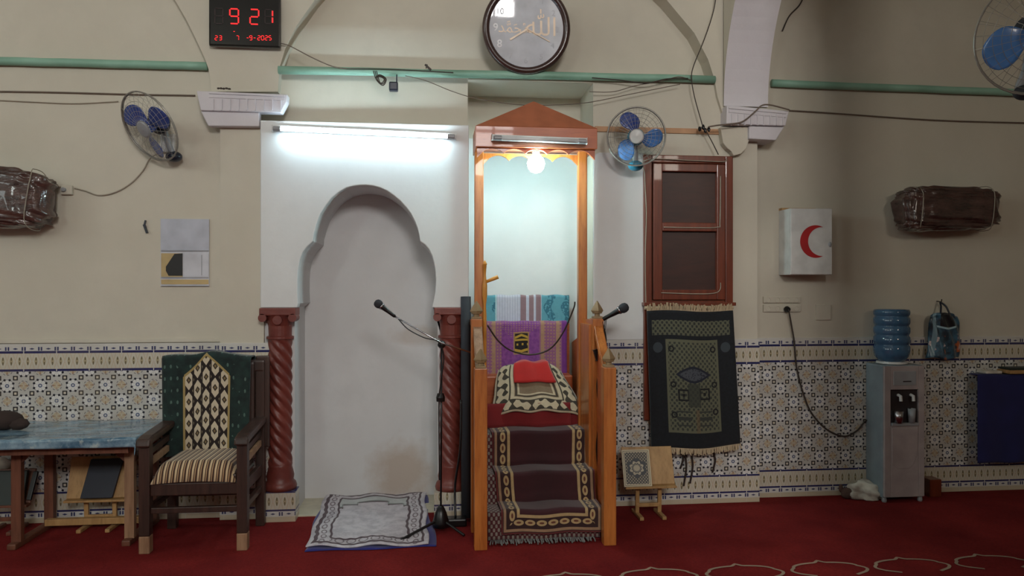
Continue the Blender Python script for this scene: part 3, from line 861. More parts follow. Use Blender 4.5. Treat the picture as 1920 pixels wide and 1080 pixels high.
def fringe(fn_edge, n, length, r, mat, parent, name='fringe', out=(0, -.3, -1)):
    m = MB(); o = Vector(out).normalized()
    for i in range(n):
        p = fn_edge((i+.5)/n); d = (o+Vector((random.uniform(-.35, .35), random.uniform(-.2, .2), random.uniform(-.1, .1)))).normalized()
        L = length*random.uniform(.7, 1.1)
        m.tube([p, p+d*L*.5+Vector((random.uniform(-.003, .003), 0, 0)), p+d*L], r, 4)
    return m.build(name, mat, parent)
fringe(lambda t: Vector((.34+t*.62, -.682-.004, .024)), 70, .045, .004, M['greyfringe'], un, out=(0, -1, -.35))
# rug over the landing (grey fringe) and red seat cloth
o = MB().grid(lambda u, v: Vector((.36+.62*u, -.235+.14*v, .568+.006*math.sin(u*20)+.045*max(0, (v-.6)))), 20, 6).build('step_mat', M['under'], smooth=True, solid=.01)
tag(o, 'grey fringed mat lying on the step just above the maroon runner', 'mat')
fringe(lambda t: Vector((.36+t*.62, -.235, .572)), 60, .04, .004, M['greyfringe'], o, out=(0, -1, -.1))
# red velvet cloth hanging below the cream-bordered rug
o = MB().grid(lambda u, v: Vector((.34+.585*u+.0, -.112-.012*math.sin(u*13)-.02*(1-v), .585+.16*v)), 24, 6).build('velvet_cloth', M['deepred'], smooth=True, solid=.008)
tag(o, 'deep red velvet cloth hanging below the cream-bordered rug', 'cloth')
def srug(u, v):
    # v 0 front-bottom .. 1 top-back
    zf_, yf_ = .69, -.145
    z = zf_+(.985-zf_)*min(1, v/.72)**.9; y = yf_+.30*v**1.15
    if v > .72: z = .985+.0*v; y = yf_+.30*.72**1.15+(v-.72)*.45
    w = .31-.09*min(1, v/.72)**1.3
    if v > .8: w = .20
    x = .685+(u-.5)*2*w
    y += .045*(abs(u-.5)*2)**3*(1-v); z -= .05*(abs(u-.5)*2)**4+.006*math.sin(u*18+v*4)
    return Vector((x+.012*math.sin(v*7), y+.006*math.sin(u*25), z))
o = MB().grid(srug, 36, 36).build('seat_rug', M['seatrug'], smooth=True, solid=.012)
tag(o, 'cream-bordered rug with dark leaf pattern draped over the pulpit seat', 'rug')
def rc(u, v):
    p = srug(.24+.54*u, .40+.58*v)
    return p+Vector((0, -.018, .014+.003*math.sin(u*9)))
o = MB().grid(rc, 16, 16).build('folded_cloth', M['redcloth'], smooth=True, solid=.012)
tag(o, 'bright red folded cloth lying on the cream-bordered rug', 'cloth')
# cushion under the rug
o = MB().grid(lambda u, v: srug(.06+.88*u, .04+.9*v)+Vector((0, .03, -.035)), 10, 10).build('seat_cushion', M['deepred'], smooth=True, solid=.03)
tag(o, 'dark red cushion hidden beneath the cream-bordered rug', 'cushion')
# turquoise cloth over the rear board
xt0, xt1 = mx0+.035, mx1-.035
def tq(u, v):
    x = xt0+(xt1-xt0)*u
    s = v*.52
    if s < .42: y, z = .340-.004*math.sin(u*25)-.005, 1.452+.012-.42+s
    elif s < .46: y, z = .338+(s-.42), 1.466
    else: y, z = .383, 1.466-(s-.46)
    return Vector((x, y, z+.003*math.sin(u*31)))
o = MB().grid(tq, 40, 40).build('striped_cloth', M['turq'], smooth=True, solid=.006)
tag(o, 'turquoise, white and brown striped cloth over the rear board of the pulpit', 'cloth')
def pr(u, v):
    x = .318+.655*u; s = v*.60
    if s < .52: y, z = .283-.006*math.sin(u*19+1)-.004*math.sin(v*9), 1.274-.52+s
    elif s < .55: y, z = .287+(s-.52)*1.4, 1.276
    else: y, z = .334, 1.276-(s-.55)
    return Vector((x, y, z+.002*math.sin(u*27)))
o = MB().grid(pr, 40, 40, 1/.87).build('prayer_mat', M['purple'], smooth=True, solid=.008)
tag(o, 'purple prayer mat with gold bands and a small black cube emblem', 'prayer mat', )

# cord sagging across the pulpit
cablething('slack_cord', [Pt(914, 610, -.40), Pt(935, 640, -.3), Pt(960, 658, -.2), Pt(995, 665, -.17), Pt(1030, 655, -.2), Pt(1055, 625, -.3), Pt(1075, 580, -.4), Pt(1078, 566, -.42)], .0055, M['darkcable'],
           'dark slack cord sagging across the front of the purple prayer mat', 'cord')
# staff
xs_ = ux(910, -.14); st = thing('wooden_staff', (xs_, -.19, .553), 'honey-coloured turned wooden staff with short side peg, inside the pulpit', 'staff')
sy = -.20; z1 = vz(908, 497, sy); z0 = .6
M['honey'] = material('honey_varnished_wood', rgb(206, 140, 58), .3, coat=.3)
pf = []
xs_ = ux(909, sy)
for i in range(17):
    z = .60+(z1-.60)*i/16; pf.append((.012+(.004 if i in (13, 14) else 0)+(-.004 if i in (12, 15) else 0), z))
MB().lathe(pf+[(.016, z1+.005), (.009, z1+.02), (.003, z1+.03)], (xs_, sy, 0), 12).build('shaft', M['honey'], st, smooth=True)
MB().tube([Pt(910, 529, sy), Pt(934, 519, sy-.01)], .011, 10, [.010, .014]).build('side_peg', M['honey'], st, smooth=True)

# dark rolled mat standing in the gap
xr = (XM1+mx0-.04)/2-.012
m = MB(); yr_ = -.25
zt_ = 1.46
m.tube([(.219, -.22, .02), (.219, -.16, .7), (.219, -.11, zt_)], .034, 16)
for k in range(5): m.ring(Matrix.Translation((.219, -.11, zt_-.002)), .008+.006*k, .0025, 20, 4)
tag(m.build('rolled_mat', M['matdark'], smooth=True), 'dark grey rolled mat standing upright between column and pulpit', 'rolled mat')

# ------------------------------------------------------------------ microphones
def mic_parts(t, base, d, L=.17, s=1.0):
    d = Vector(d).normalized(); R = frame(base, d)
    MB().lathe([(.008*s, 0), (.011*s, .01), (.012*s, .05*s), (.016*s, L*.6), (.019*s, L*.64)], M4=R, n=16).build('microphone_body', M['black'], t, smooth=True)
    MB().lathe([(.021*s, L*.64), (.022*s, L*.68), (.021*s, L*.70)], M4=R, n=16).build('collar', M['chrome'], t, smooth=True)
    MB().lathe([(.020*s, L*.70), (.026*s, L*.77), (.027*s, L*.86), (.022*s, L*.95), (.01*s, L)], M4=R, n=16).build('mesh_head', M['matdark'], t, smooth=True)
yS = -.42
ms_ = thing('microphone_stand', (ux(826, yS), yS, 0), 'boom microphone stand reaching over the white niche, round tripod foot on the carpet', 'microphone stand')
jx = Pt(828, 646, yS); base = Pt(824, 940, yS)
MB().tube([(jx.x-.005, yS, .05), jx], .006, 10).build('pole', M['black'], ms_, smooth=True)
MB().ball(jx, .026, (1, 1, 1), 2).build('clamp', M['black'], ms_)
MB().lathe([(.026, -.025), (.028, 0), (.02, .025)], Pt(826, 745, yS), 12).build('height_clutch', M['black'], ms_)
tip = Pt(738, 592, yS-.03); tail = Pt(892, 664, yS+.04)
MB().tube([tip, jx+Vector((0, -.02, .01)), tail], .0055, 8).build('boom', M['chrome'], ms_, smooth=True)
mic_parts(ms_, tip+Vector((.01, 0, -.006)), Pt(705, 567, yS-.03)-tip, .155)
MB().tube(smoothpath([tip+Vector((.03, -.01, -.02)), Pt(765, 617, yS-.04), Pt(795, 633, yS-.04), Pt(822, 641, yS-.03), Pt(832, 670, yS-.02), Pt(826, 720, yS-.02), Pt(823, 760, yS-.02), Pt(824, 900, yS-.02)]), .004, 6).build('microphone_cable', M['black'], ms_, smooth=True)
zb_ = .035
MB().lathe([(.05, .03), (.052, .06), (.035, .12), (.016, .16)], (jx.x-.005, yS, 0), 16).build('tripod_hub', M['black'], ms_, smooth=True)
for a in (215, 335, 95):
    r = math.radians(a); e_ = Vector((jx.x+.30*math.cos(r)*(1 if a != 335 else .5), yS+.30*math.sin(r)*(1 if a != 95 else .6), .012))
    MB().tube([(jx.x-.005, yS, .08), e_], .009, 8).build('leg', M['black'], ms_)
# adapter and cord by the pulpit foot
ca = thing('power_adapter', Fl(856, 985), 'black cord with adapter and white plug on the carpet beside the pulpit foot', 'adapter')
p0 = Fl(854, 985)
MB().box(p0.x-.06, p0.x+.07, p0.y-.04, p0.y+.05, 0, .05, .01).build('adapter_body', M['black'], ca)
MB().box(p0.x-.13, p0.x-.08, p0.y-.045, p0.y-.015, 0, .02, .005).build('plug', M['whitep'], ca)
MB().tube(smoothpath([p0+Vector((0, 0, .05)), p0+Vector((.0, .05, .25)), Vector((.175, -.32, .5)), Vector((.18, -.30, .8))]), .0075, 6).build('cord', M['black'], ca, smooth=True)
# right-hand microphone on the mid post
ymc = ym-.02
rm = thing('microphone', Pt(1126, 600, ymc), 'black handheld microphone with silver collar clipped to a pulpit post', 'microphone')
b_ = Pt(1128, 600, ymc); mic_parts(rm, b_, Pt(1176, 574, ymc-.05)-b_, .19, 1.15)
MB().tube(smoothpath([Pt(1136, 597, ymc), Pt(1133, 620, ymc), Pt(1124, 650, ymc), Pt(1118, 668, ymc)]), .007, 8).build('gooseneck', M['chrome'], rm, smooth=True)
MB().beam(Pt(1116, 655, ymc-.03), Pt(1122, 675, ymc-.03), .03, .03, bev=.005).build('clamp', M['black'], rm)
cablething('microphone_cable', [Pt(1129, 603, ymc-.01), Pt(1136, 640, ymc-.01), Pt(1128, 680, ymc-.02), Pt(1120, 720, ymc-.03), Pt(1124, 780, ymc-.04), Pt(1119, 840, ymc-.03), Pt(1124, 900, ymc-.03)], .006, M['black'],
           'black cable dangling from the clipped microphone down the pulpit post', 'cable')

# ------------------------------------------------------------------ wooden window with shutters
wx0, wx1 = ux(1207, -.03), ux(1373, -.03); wz1 = vz(1290, 292, -.03); wz0 = .60
wn = bpy.data.objects.new('window_1', None); C.objects.link(wn); wn.location = (wx0, -.03, wz0); struct(wn, 'tall reddish wooden window with two dark shutter panels')
yw0 = -.045
for a, b, c, d in ((wx0, wx0+.055, wz0, wz1), (wx1-.055, wx1, wz0, wz1), (wx0+.055, wx1-.055, wz1-.055, wz1), (wx0+.055, wx1-.055, wz0, wz0+.06)):
    MB().box(a, b, yw0, .0, c, d, .006).build('frame', M['redwood'], wn)
sx0, sx1 = wx0+.062, wx1-.06; szt = wz1-.06; szb = vz(1290, 562, -.03)
mid = vz(1290, 426, -.03)
for a, b, c, d in ((sx0, sx0+.065, szb, szt), (sx1-.06, sx1, szb, szt), (sx0+.065, sx1-.06, szt-.055, szt), (sx0+.065, sx1-.06, mid-.03, mid+.03), (sx0+.065, sx1-.06, szb, szb+.07)):
    MB().box(a, b, yw0-.008, -.01, c, d, .005).build('sash_rail', M['redwood'], wn)
MB().box(sx0+.06, sx1-.055, -.02, -.012, mid+.025, szt-.05).build('panel', M['darkglass'], wn)
MB().box(sx0+.06, sx1-.055, -.02, -.012, szb+.065, mid-.025).build('panel', M['darkglass'], wn)
MB().box(wx0+.055, wx1-.055, -.03, -.0, wz0+.06, szb-.004).build('lower_panel', M['redwood'], wn)
zs_ = szb-.03
MB().box(wx0-.01, wx1+.01, yw0-.03, 0, zs_-.012, zs_+.012, .004).build('sill', M['redwood'], wn)
cablething('window_wire', path(-.062, (1211, 570), (1210, 480), (1212, 400), (1209, 330), (1212, 300), (1300, 301), (1355, 303), (1362, 298)), .0035, M['palecable'], 'thin pale wire running round the top and side of the wooden window', 'wire')
cablething('window_wire', path(-.062, (1245, 426), (1300, 427), (1345, 426), (1350, 415), (1351, 330)), .0035, M['palecable'], 'thin pale wire along the middle rail of the wooden window', 'wire')
cablething('window_wire', path(-.062, (1240, 549), (1300, 551), (1338, 550), (1350, 543), (1351, 530)), .0035, M['palecable'], 'thin pale wire along the lower sash rail of the wooden window', 'wire')

# hung prayer mat
hx = lambda u, v: None
yh = -.10
def hg(u, v):
    tl = Pt(1213, 583, yh); tr = Pt(1374, 583, yh); bl = Pt(1222, 840, yh); br = Pt(1388, 832, yh)
    p = (bl*(1-u)+br*u)*(1-v)+(tl*(1-u)+tr*u)*v
    p.y = yh+.012*math.sin(u*9+.6)*(.4+.6*(1-v))+.025*v*0; p.z += .006*math.sin(u*7)-.014*math.sin(PI*u)*(1-v)
    return p
hm = tag(MB().grid(hg, 40, 50).build('prayer_mat', M['hung'], smooth=True, solid=.01), 'black prayer mat with faded gold lettering hanging from the window sill', 'prayer mat')
fringe(lambda t: hg(t, 1)+Vector((0, .0, .0)), 90, .05, .0045, M['fringe'], hm, out=(0, -.15, 1))
fringe(lambda t: hg(.02+t*.98, 0), 120, .045, .0045, M['fringe'], hm, out=(0, -.05, -1))
b = MB().tube([hg(0, 1)+Vector((-.01, .02, .02)), hg(1, 1)+Vector((.01, .02, .02))], .012, 8).build('hanging_rod', M['fringe'], hm)

for k, (u_, v_) in enumerate(((1278, 872), (1284, 905), (1296, 900), (1338, 880))):  # thin brown squiggles below the mat, not joined to it
    p_ = Pt(u_, 848, -.03)
    cablething('loose_tassel', [p_, Pt(u_+3, (848+v_)/2, -.03), Pt(u_-2, v_+6, -.025)], .006, M['brownlump'],
               ['short brown tassel nearest the book stand, below the black prayer mat', 'longest brown tassel below the black prayer mat', 'brown tassel just beside the longest one, below the black prayer mat', 'lone brown tassel farther from the book stand, below the black prayer mat'][k], 'tassel')

# ------------------------------------------------------------------ book stand with Quran (right of the minbar)
def bookstand(name, x0, x1, y, zlo, zhi, label, lean=.08, mat='tanwood'):
    t = thing(name, ((x0+x1)/2, y, 0), label, 'book stand')
    MB().beam(((x0+x1)/2, y, zlo), ((x0+x1)/2, y+lean, zhi), x1-x0, .014, up=(0, 1, 0)).build('board', M[mat], t, bev=.003)
    MB().box(x0, x1, y-.05, y+.004, zlo-.014, zlo, .003).build('ledge', M[mat], t)
    w = (x1-x0)
    for k in (.28, .72):
        x = x0+w*k
        MB().beam((x, y+.02, zlo-.012), (x, y+.03, .012), .026, .02, up=(0, 1, 0)).build('leg', M[mat], t, bev=.003)
        MB().beam((x, y-.09, .012), (x, y+.12, .012), .028, .022).build('foot', M[mat], t, bev=.004)
    MB().box(x0+w*.26, x0+w*.74, y+.014, y+.032, .06, .085, .003).build('stretcher', M[mat], t)
    return t
bx0, bx1 = ux(1170, -.26), ux(1265, -.26)
bz0, bz1 = vz(1215, 909, -.26), vz(1215, 840, -.2)
bookstand('book_stand', bx0, bx1, -.26, bz0, bz1+.005, 'small tan wooden book stand on the carpet beside the pulpit', .08)
def cover(x0, x1, y, zlo, zhi, lean, th=.03):
    def fn(u, v): return Vector((x0+(x1-x0)*u-.02*(1-v)*0, y-.012-th+lean*v, zlo+(zhi-zlo)*v))
    return fn
xm_ = ux(1219, -.26)
qb = thing('ornate_book', ((bx0+xm_)/2, -.28, bz0), 'thick book with ornate grey and cream rosette cover on the book stand', 'book')
MB().grid(cover(bx0-.01, xm_-.0, -.26, bz0+.002, bz1-.004, .075, .032), 2, 2).build('cover', M['quran'], qb, solid=.004)
MB().beam(((bx0+xm_)/2-.004, -.283, bz0+.004), ((bx0+xm_)/2-.004, -.283+.073, bz1-.006), xm_-bx0, .024, up=(0, 1, 0)).build('pages', M['fringe'], qb)
# floor loose cloth wisps near the tiles omitted

# ------------------------------------------------------------------ prayer mat on the floor
q = [Fl(573, 1031), Fl(803, 1026), Fl(797, 928), Fl(612, 932)]
def fr(u, v):
    p = (q[0]*(1-u)+q[1]*u)*(1-v)+(q[3]*(1-u)+q[2]*u)*v
    z = .018+.008*math.sin(u*13+v*5)*math.sin(v*11+1)+.01*max(0, v-.85)*6*max(0, math.sin(u*17))*.5
    return p+Vector((.008*math.sin(v*14), .008*math.sin(u*15), z))
pm = tag(MB().grid(fr, 50, 50).build('prayer_mat', M['floorrug'], smooth=True, solid=.008), 'white prayer mat with dark stepped arch lying on the floor before the niche', 'prayer mat')
qb_ = [Fl(571, 1036), Fl(818, 1026), Fl(798, 926), Fl(606, 938)]
def fb(u, v):
    p = (qb_[0]*(1-u)+qb_[1]*u)*(1-v)+(qb_[3]*(1-u)+qb_[2]*u)*v
    return p+Vector((.012*math.sin(v*9), .01*math.sin(u*9), .005+.004*math.sin(u*30)*math.sin(v*20)))
bc = MB().grid(fb, 40, 40).build('blue_cloth', M['bluecloth'], smooth=True, solid=.004)
tag(bc, 'royal blue cloth spread under the white prayer mat', 'cloth')
c_ = Fl(775, 922); m = MB()
for k in range(6): m.ball(c_+Vector((-.07+.035*k, .03*math.sin(k*2), .03+.012*math.sin(k*1.7))), .026, (1, .8, .9), 2, .25)
o = m.build('crumpled_corner', M['navy'], bc)

# ------------------------------------------------------------------ armchair
ac = thing('armchair', (-1.37, -.62, 0), 'dark wooden armchair with brown striped seat beside the blue table', 'armchair')
lx0, lx1, yF, yR = -1.634, -1.095, -.615, -.17
def leg(x, y, z, w=.06, worn=True):
    o = MB().box(x-w/2, x+w/2, y-w/2, y+w/2, .0 if not worn else .10, z, .006).build('leg', M['dkwood'], ac)
    if worn:
        MB().box(x-w/2, x+w/2, y-w/2, y+w/2, 0, .10, .006).build('worn_foot', M['wornwood'], o)
leg(lx0, yF, .62); leg(lx1, yF, .62); leg(lx0, yR, 1.04, .055, False); leg(lx1, yR, 1.04, .055, False)
for z, h in ((.36, .07), (.24, .035)):
    MB().box(lx0+.03, lx1-.03, yF-.015, yF+.015, z-h/2, z+h/2, .005).build('rail', M['dkwood'], ac)
    for x in (lx0, lx1): MB().box(x-.014, x+.014, yF+.03, yR-.028, z-h/2, z+h/2, .005).build('rail', M['dkwood'], ac)
MB().box(lx0+.03, lx1-.03, yR-.012, yR+.012, .2, .235, .004).build('rail', M['dkwood'], ac)
for x in (lx0, lx1):
    MB().prism([(yF-.06, .61), (yF-.05, .655), (yF+.02, .67), (yR, .70), (yR, .66), (yF+.03, .625)], 'x', x-.04, x+.04).build('armrest', M['dkwood'], ac, bev=.012)
    for z in (.50, .565): MB().beam((x, yF+.03, z), (x, yR-.028, z+.03), .02, .035).build('side_slat', M['dkwood'] if z > .52 else M['wornwood'], ac)
def cush(u, v):
    x = lx0+.035+(lx1-lx0-.07)*u; y = yF-.03+(yR-yF)*v; e_ = min(u, 1-u, 1); ed = min(1, e_*9)**.5; fv = min(1, v*7)**.5
    return Vector((x, y, .395+.105*ed*fv+.012*math.sin(PI*u)))
cu = MB().grid(cush, 30, 20)
cu.build('seat', M['stripe'], ac, smooth=True, solid=.006)
MB().box(lx0+.036, lx1-.036, yF-.012, yR-.03, .385, .44, .01).build('seat_base', M['dkwood'], ac)
MB().box(lx0+.03, lx1-.03, yR-.05, yR-.0, .45, 1.05, .015).build('backrest', M['dkwood'], ac)
MB().box(lx0-.03, lx1+.03, yR-.03, yR+.035, .98, 1.06, .015).build('top_rail', M['dkwood'], ac)
cw0, cw1 = -1.68, -1.135
def ccl(u, v):
    s = v*.80
    zt2 = 1.085+.03*math.exp(-((u-.52)/.16)**2)
    if s < .62: y, z = yR-.065-.008*math.sin(u*14)-.02*(1-v), zt2-.62+s
    elif s < .70: y, z = yR-.065+(s-.62)*1.2, zt2+.004
    else: y, z = yR+.045, zt2-(s-.70)
    k = 1-.06*(1-v)
    return Vector(((cw0+cw1)/2+(cw1-cw0)*(u-.5)*k, y, z+.006*math.sin(u*11)))
o = MB().grid(ccl, 40, 50, 1/.775).build('chair_cloth', M['chaircloth'], smooth=True, solid=.008)
tag(o, 'dark green cloth with pointed cream lattice panel draped over the armchair back', 'cloth')
o2 = tag(MB().box(-1.125, -1.04, yR-.015, yR+.01, .5, 1.085, .01).build('leaning_board', M['dkwood']), 'dark brown board standing behind the armchair next to the column', 'board')
o2.hide_render = False

# ------------------------------------------------------------------ table
tb = thing('table', (-2.2, -.4, 0), 'brown wooden trestle table with pale lower stretcher', 'table')
tx0, tx1, ty0, ty1, tz = -2.85, -1.705, -.63, -.02, .655
MB().box(tx0, tx1, ty0, ty1, tz-.025, tz, .004).build('tabletop', M['tablewood'], tb)
for y in (ty0+.06, ty1-.06): MB().box(tx0+.05, tx1-.04, y-.01, y+.01, tz-.09, tz-.025).build('apron', M['tablewood'], tb)
for x in (-2.42, -1.79):
    for y in (-.43, -.06):
        MB().box(x-.028, x+.028, y-.02, y+.02, .03, tz-.025, .004).build('leg', M['tablewood'] if x < -2 or y > -.1 else M['wornwood'], tb)
    MB().box(x-.025, x+.025, -.50, -.02, 0, .035, .008).build('foot', M['tablewood'], tb)
    MB().prism([(x-.03, tz-.09), (x+.1, tz-.09), (x+.03, tz-.16), (x-.03, tz-.16)] if x < -2 else [(x-.12, tz-.09), (x+.03, tz-.09), (x+.03, tz-.17), (x-.03, tz-.17)], 'y', -.44, -.42).build('bracket', M['tablewood'], tb)
MB().box(-2.40, -1.80, -.17, -.13, .035, .075, .004).build('stretcher', M['tanwood'], tb)
def tcl(u, v):
    # cross section folds over front and right edges
    X = tx0-.01+(tx1-tx0+.03)*min(u/.93, 1); z = tz+.006; y = ty0-.012+(ty1-ty0+.02)*max(0, (v-.12)/.88)
    if v < .12: z -= (1-v/.12)*.05
    if u > .93: z -= (u-.93)/.07*.05
    return Vector((X+.005*math.sin(v*20), y+.004*math.sin(u*30), z+.003*math.sin(u*23)*math.sin(v*17)))
tag(MB().grid(tcl, 60, 40).build('tablecloth', M['tablecl'], smooth=True, solid=.005), 'shiny blue marbled oilcloth covering the table', 'tablecloth')
c_ = Pt(8, 785, -.3); m = MB(); m.ball((c_.x, c_.y, tz+.065), .09, (1.2, .8, .62), 3, .08); m.ball((c_.x+.09, c_.y-.02, tz+.045), .05, (1.2, .8, .7), 3, .08)
tag(m.build('fabric_bundle', M['brownlump'], smooth=True), 'dark brown crumpled bundle on the blue tabletop', 'bundle')
# book stands below the table
y2 = -.14
bookstand('book_stand', ux(125, y2), ux(246, y2), y2, vz(180, 934, y2), vz(190, 860, y2), 'tan book stand under the table carrying a navy book', .07)
o = MB(); x0_, x1_ = ux(152, y2-.02), ux(212, y2-.02); zl, zh = vz(180, 932, y2), vz(190, 866, y2)+.01
vs = []
o.prism([(x0_, zl+.002), (x1_, zl+.002), (x1_+.04, zh), (x0_+.035, zh)], 'y', -.012, .012)
ob = o.build('navy_book', M['navy'], bev=.003)
for v in ob.data.vertices: v.co.y += y2-.027+(v.co.z-zl)/(zh-zl)*.07
tag(ob, 'navy blue book leaning on the tan stand under the table', 'book')
x0_, x1_ = ux(-40, y2), ux(48, y2)
bookstand('book_stand', x0_, x1_+.03, y2, vz(20, 944, y2), vz(20, 884, y2), 'dark wooden book stand under the table beyond the navy book, cut by the photo edge', .07, 'tablewood')
ob = MB().prism([(x0_+.01, zl-.03), (x1_-.0, zl-.03), (x1_, zh-.06), (x0_+.01, zh-.06)], 'y', -.012, .012).build('green_book', M['dgreen'], bev=.003)
for v in ob.data.vertices: v.co.y += y2-.027+(v.co.z-zl)/(zh-zl)*.07+.01
tag(ob, 'dark green book on the stand cut by the photo edge', 'book')
c_ = Pt(8, 866, .0); m = MB(); m.ball((c_.x-.02, -.03, vz(10, 868, 0)), .065, (1.3, .35, .7), 3, .1)
rag = m.build('paper_bundle', M['rag'], smooth=True); tag(rag, 'whitish crumpled bundle behind the table leg at the photo edge', 'bundle')  # pale squashed ball, no particular object
ob = MB().beam(Pt(54, 938, -.16), Pt(68, 884, -.1), .03, .015).build('thin_book', M['black'], bev=.003)
tag(ob, 'thin black booklet leaning beside the dark green book', 'book')

# ------------------------------------------------------------------ fans
def fan(name, c, n, R, label, roll, bl, basemat, wallpt, hubmat, glass=False, cage_r=.0022):
    t = thing(name, c, label, 'fan')
    A = frame(c, n)
    g = MB()
    g.ring(A, R, .005); 
    for k in range(6):
        rr = R*(.25+.13*k); g.ring(A @ Matrix.Translation((0, 0, .045*math.sqrt(max(0, 1-(rr/R)**2))+.005)), rr, .0011, 36, 4)
    for k in range(30):
        a = 2*PI*k/30; pts = []
        for j in range(7):
            rr = R*(.2+.8*j/6); pts.append(A @ Vector((rr*math.cos(a), rr*math.sin(a), .045*math.sqrt(max(0, 1-(rr/R)**2))+.004)))
        g.tube(pts, .0009, 4)
    g.build('front_grille', M['wire'], t)
    g = MB()
    g.ring(A @ Matrix.Translation((0, 0, -.008)), R*.985, .004)
    for k in range(24):
        a = 2*PI*k/24; pts = []
        for j in range(5):
            rr = R*(.25+.73*j/4); pts.append(A @ Vector((rr*math.cos(a), rr*math.sin(a), -.055*math.sqrt(max(0, 1-(rr/R)**2))-.006)))
        g.tube(pts, .0009, 4)
    g.build('rear_grille', M['wire'], t)
    MB().lathe([(R*.02, .058), (R*.2, .052), (R*.24, .046), (R*.24, .040)], M4=A, n=24).build('badge', hubmat, t, smooth=False)
    MB().lathe([(R*.15, .035), (R*.17, .0), (R*.15, -.03)], M4=A, n=20).build('hub', M['bluebl'], t, smooth=True)
    for k in range(3):
        a0 = roll+2*PI*k/3
        def bf(u, v):
            rr = R*(.14+.76*v); half = (.30+.42*math.sin(PI*min(1, v*.85+.08)))*.80
            ang = a0+(u-.5)*2*half+.3*v
            rr *= (1-.10*(2*abs(u-.5))**2.5*v)
            return A @ Vector((rr*math.cos(ang), rr*math.sin(ang), .02*(u-.5)*2))
        MB().grid(bf, 12, 12).build('blade', M[bl[k]], t, smooth=True, solid=.002)
    MB().lathe([(R*.12, -.04), (R*.3, -.05), (R*.3, -.10), (R*.22, -.125), (.01, -.13)], M4=A, n=20).build('motor', basemat, t, smooth=True)
    w = Vector(wallpt); mo = A @ Vector((0, -.0, -.1)); nk = A @ Vector((0, -R*1.0, -.07))
    MB().tube(smoothpath([mo, (mo+nk)/2+Vector((0, .01, -.02)), nk, w]), .018, 10).build('arm', M['greyp'], t, smooth=True)
    MB().ball(nk, .045, (1.15, 1, .8), 3).build('switch_box', basemat, t, smooth=True)
    MB().box(w.x-.045, w.x+.045, w.y-.03, w.y+.012, w.z-.06, w.z+.06, .008).build('wall_plate', M['whitep'], t)
    return t
fan('wall_fan', Pt(280, 238, -.19), (-.50, -.70, -.50), .225, 'blue-bladed wall fan tilted down over the calendar', 2.2, ['bluebl']*3, M['darkblue'], (ux(318, .03), .018, vz(318, 270, .03)), M['greyp'])
fan('wall_fan', Pt(1193, 256, -.24), (-.22, -.95, -.16), .192, 'blue-bladed wall fan facing forward beside the pulpit canopy', 1.75, ['bluebl', 'bluelt', 'bluelt'], M['teal'], (ux(1190, 0), -.012, vz(1190, 262, 0)), M['whitep'])
cF = Vector((2.72, -2.0, 2.66))
fan('wall_fan', cF, (-.30, -.90, -.36), .27, 'greyish fan with pale rim high in the dark upper corner', 1.2, ['bluebl', 'bluelt', 'bluebl'], M['matdark'], (3.012, -2.1, 2.58), M['greyp'])

# ------------------------------------------------------------------ clocks
# digital clock
yk = -.085
k0 = Pt(391, -12, yk); k1 = Pt(526, 90, yk)
dc = thing('digital_clock', ((k0.x+k1.x)/2, yk, k1.z), 'black digital wall clock with red digits reading 9 21', 'clock')
MB().box(k0.x, k1.x, yk, -.05, k1.z, k0.z, .012).build('case', M['blackgloss'], dc)
def seg(m, ch, x, z, w, h, t, y):
    L = {'a': (0, h, w, h), 'b': (w, h, w, h/2), 'c': (w, h/2, w, 0), 'd': (0, 0, w, 0), 'e': (0, 0, 0, h/2), 'f': (0, h/2, 0, h), 'g': (0, h/2, w, h/2)}
    D_ = {'0': 'abcdef', '1': 'bc', '2': 'abged', '3': 'abgcd', '5': 'afgcd', '6': 'afgedc', '7': 'abc', '9': 'abfgcd', '8': 'abcdefg', '-': 'g'}
    for s_ in D_[ch]:
        a, b, c, d = L[s_]; dx, dz = (c-a), (d-b); l = math.hypot(dx, dz); dx /= l; dz /= l; g_ = t*.6
        m.beam((x+a+dx*g_, y, z+b+dz*g_), (x+c-dx*g_, y, z+d-dz*g_), t, .003, up=(0, 1, 0))
ys = yk-.0015
def digit(u0, v0, u1, v1, ch, mat, t):
    a = Pt(u0, v1, ys); b = Pt(u1, v0, ys); m = MB(); seg(m, ch, a.x, a.z, b.x-a.x, b.z-a.z, t, ys); m.build('digit', mat, dc)
digit(403, 16, 418, 44, '8', M['leddim'], .006)
digit(431, 17, 447, 44, '9', M['led'], .008); digit(469, 18, 485, 45, '2', M['led'], .008)
digit(510, 19, 511, 44, '1', M['led'], .008); 
digit(497, 18, 509, 44, '8', M['leddim'], .005)
for u, ch in ((403, '2'), (411, '3'), (443, '7'), (462, '-'), (468, '9'), (475, '-'), (483, '2'), (490, '0'), (497, '2'), (504, '5')):
    digit(u, 67, u+4.6, 75, ch, M['led'], .0035)
digit(437, 58, 441, 60, '-', M['led'], .0035)
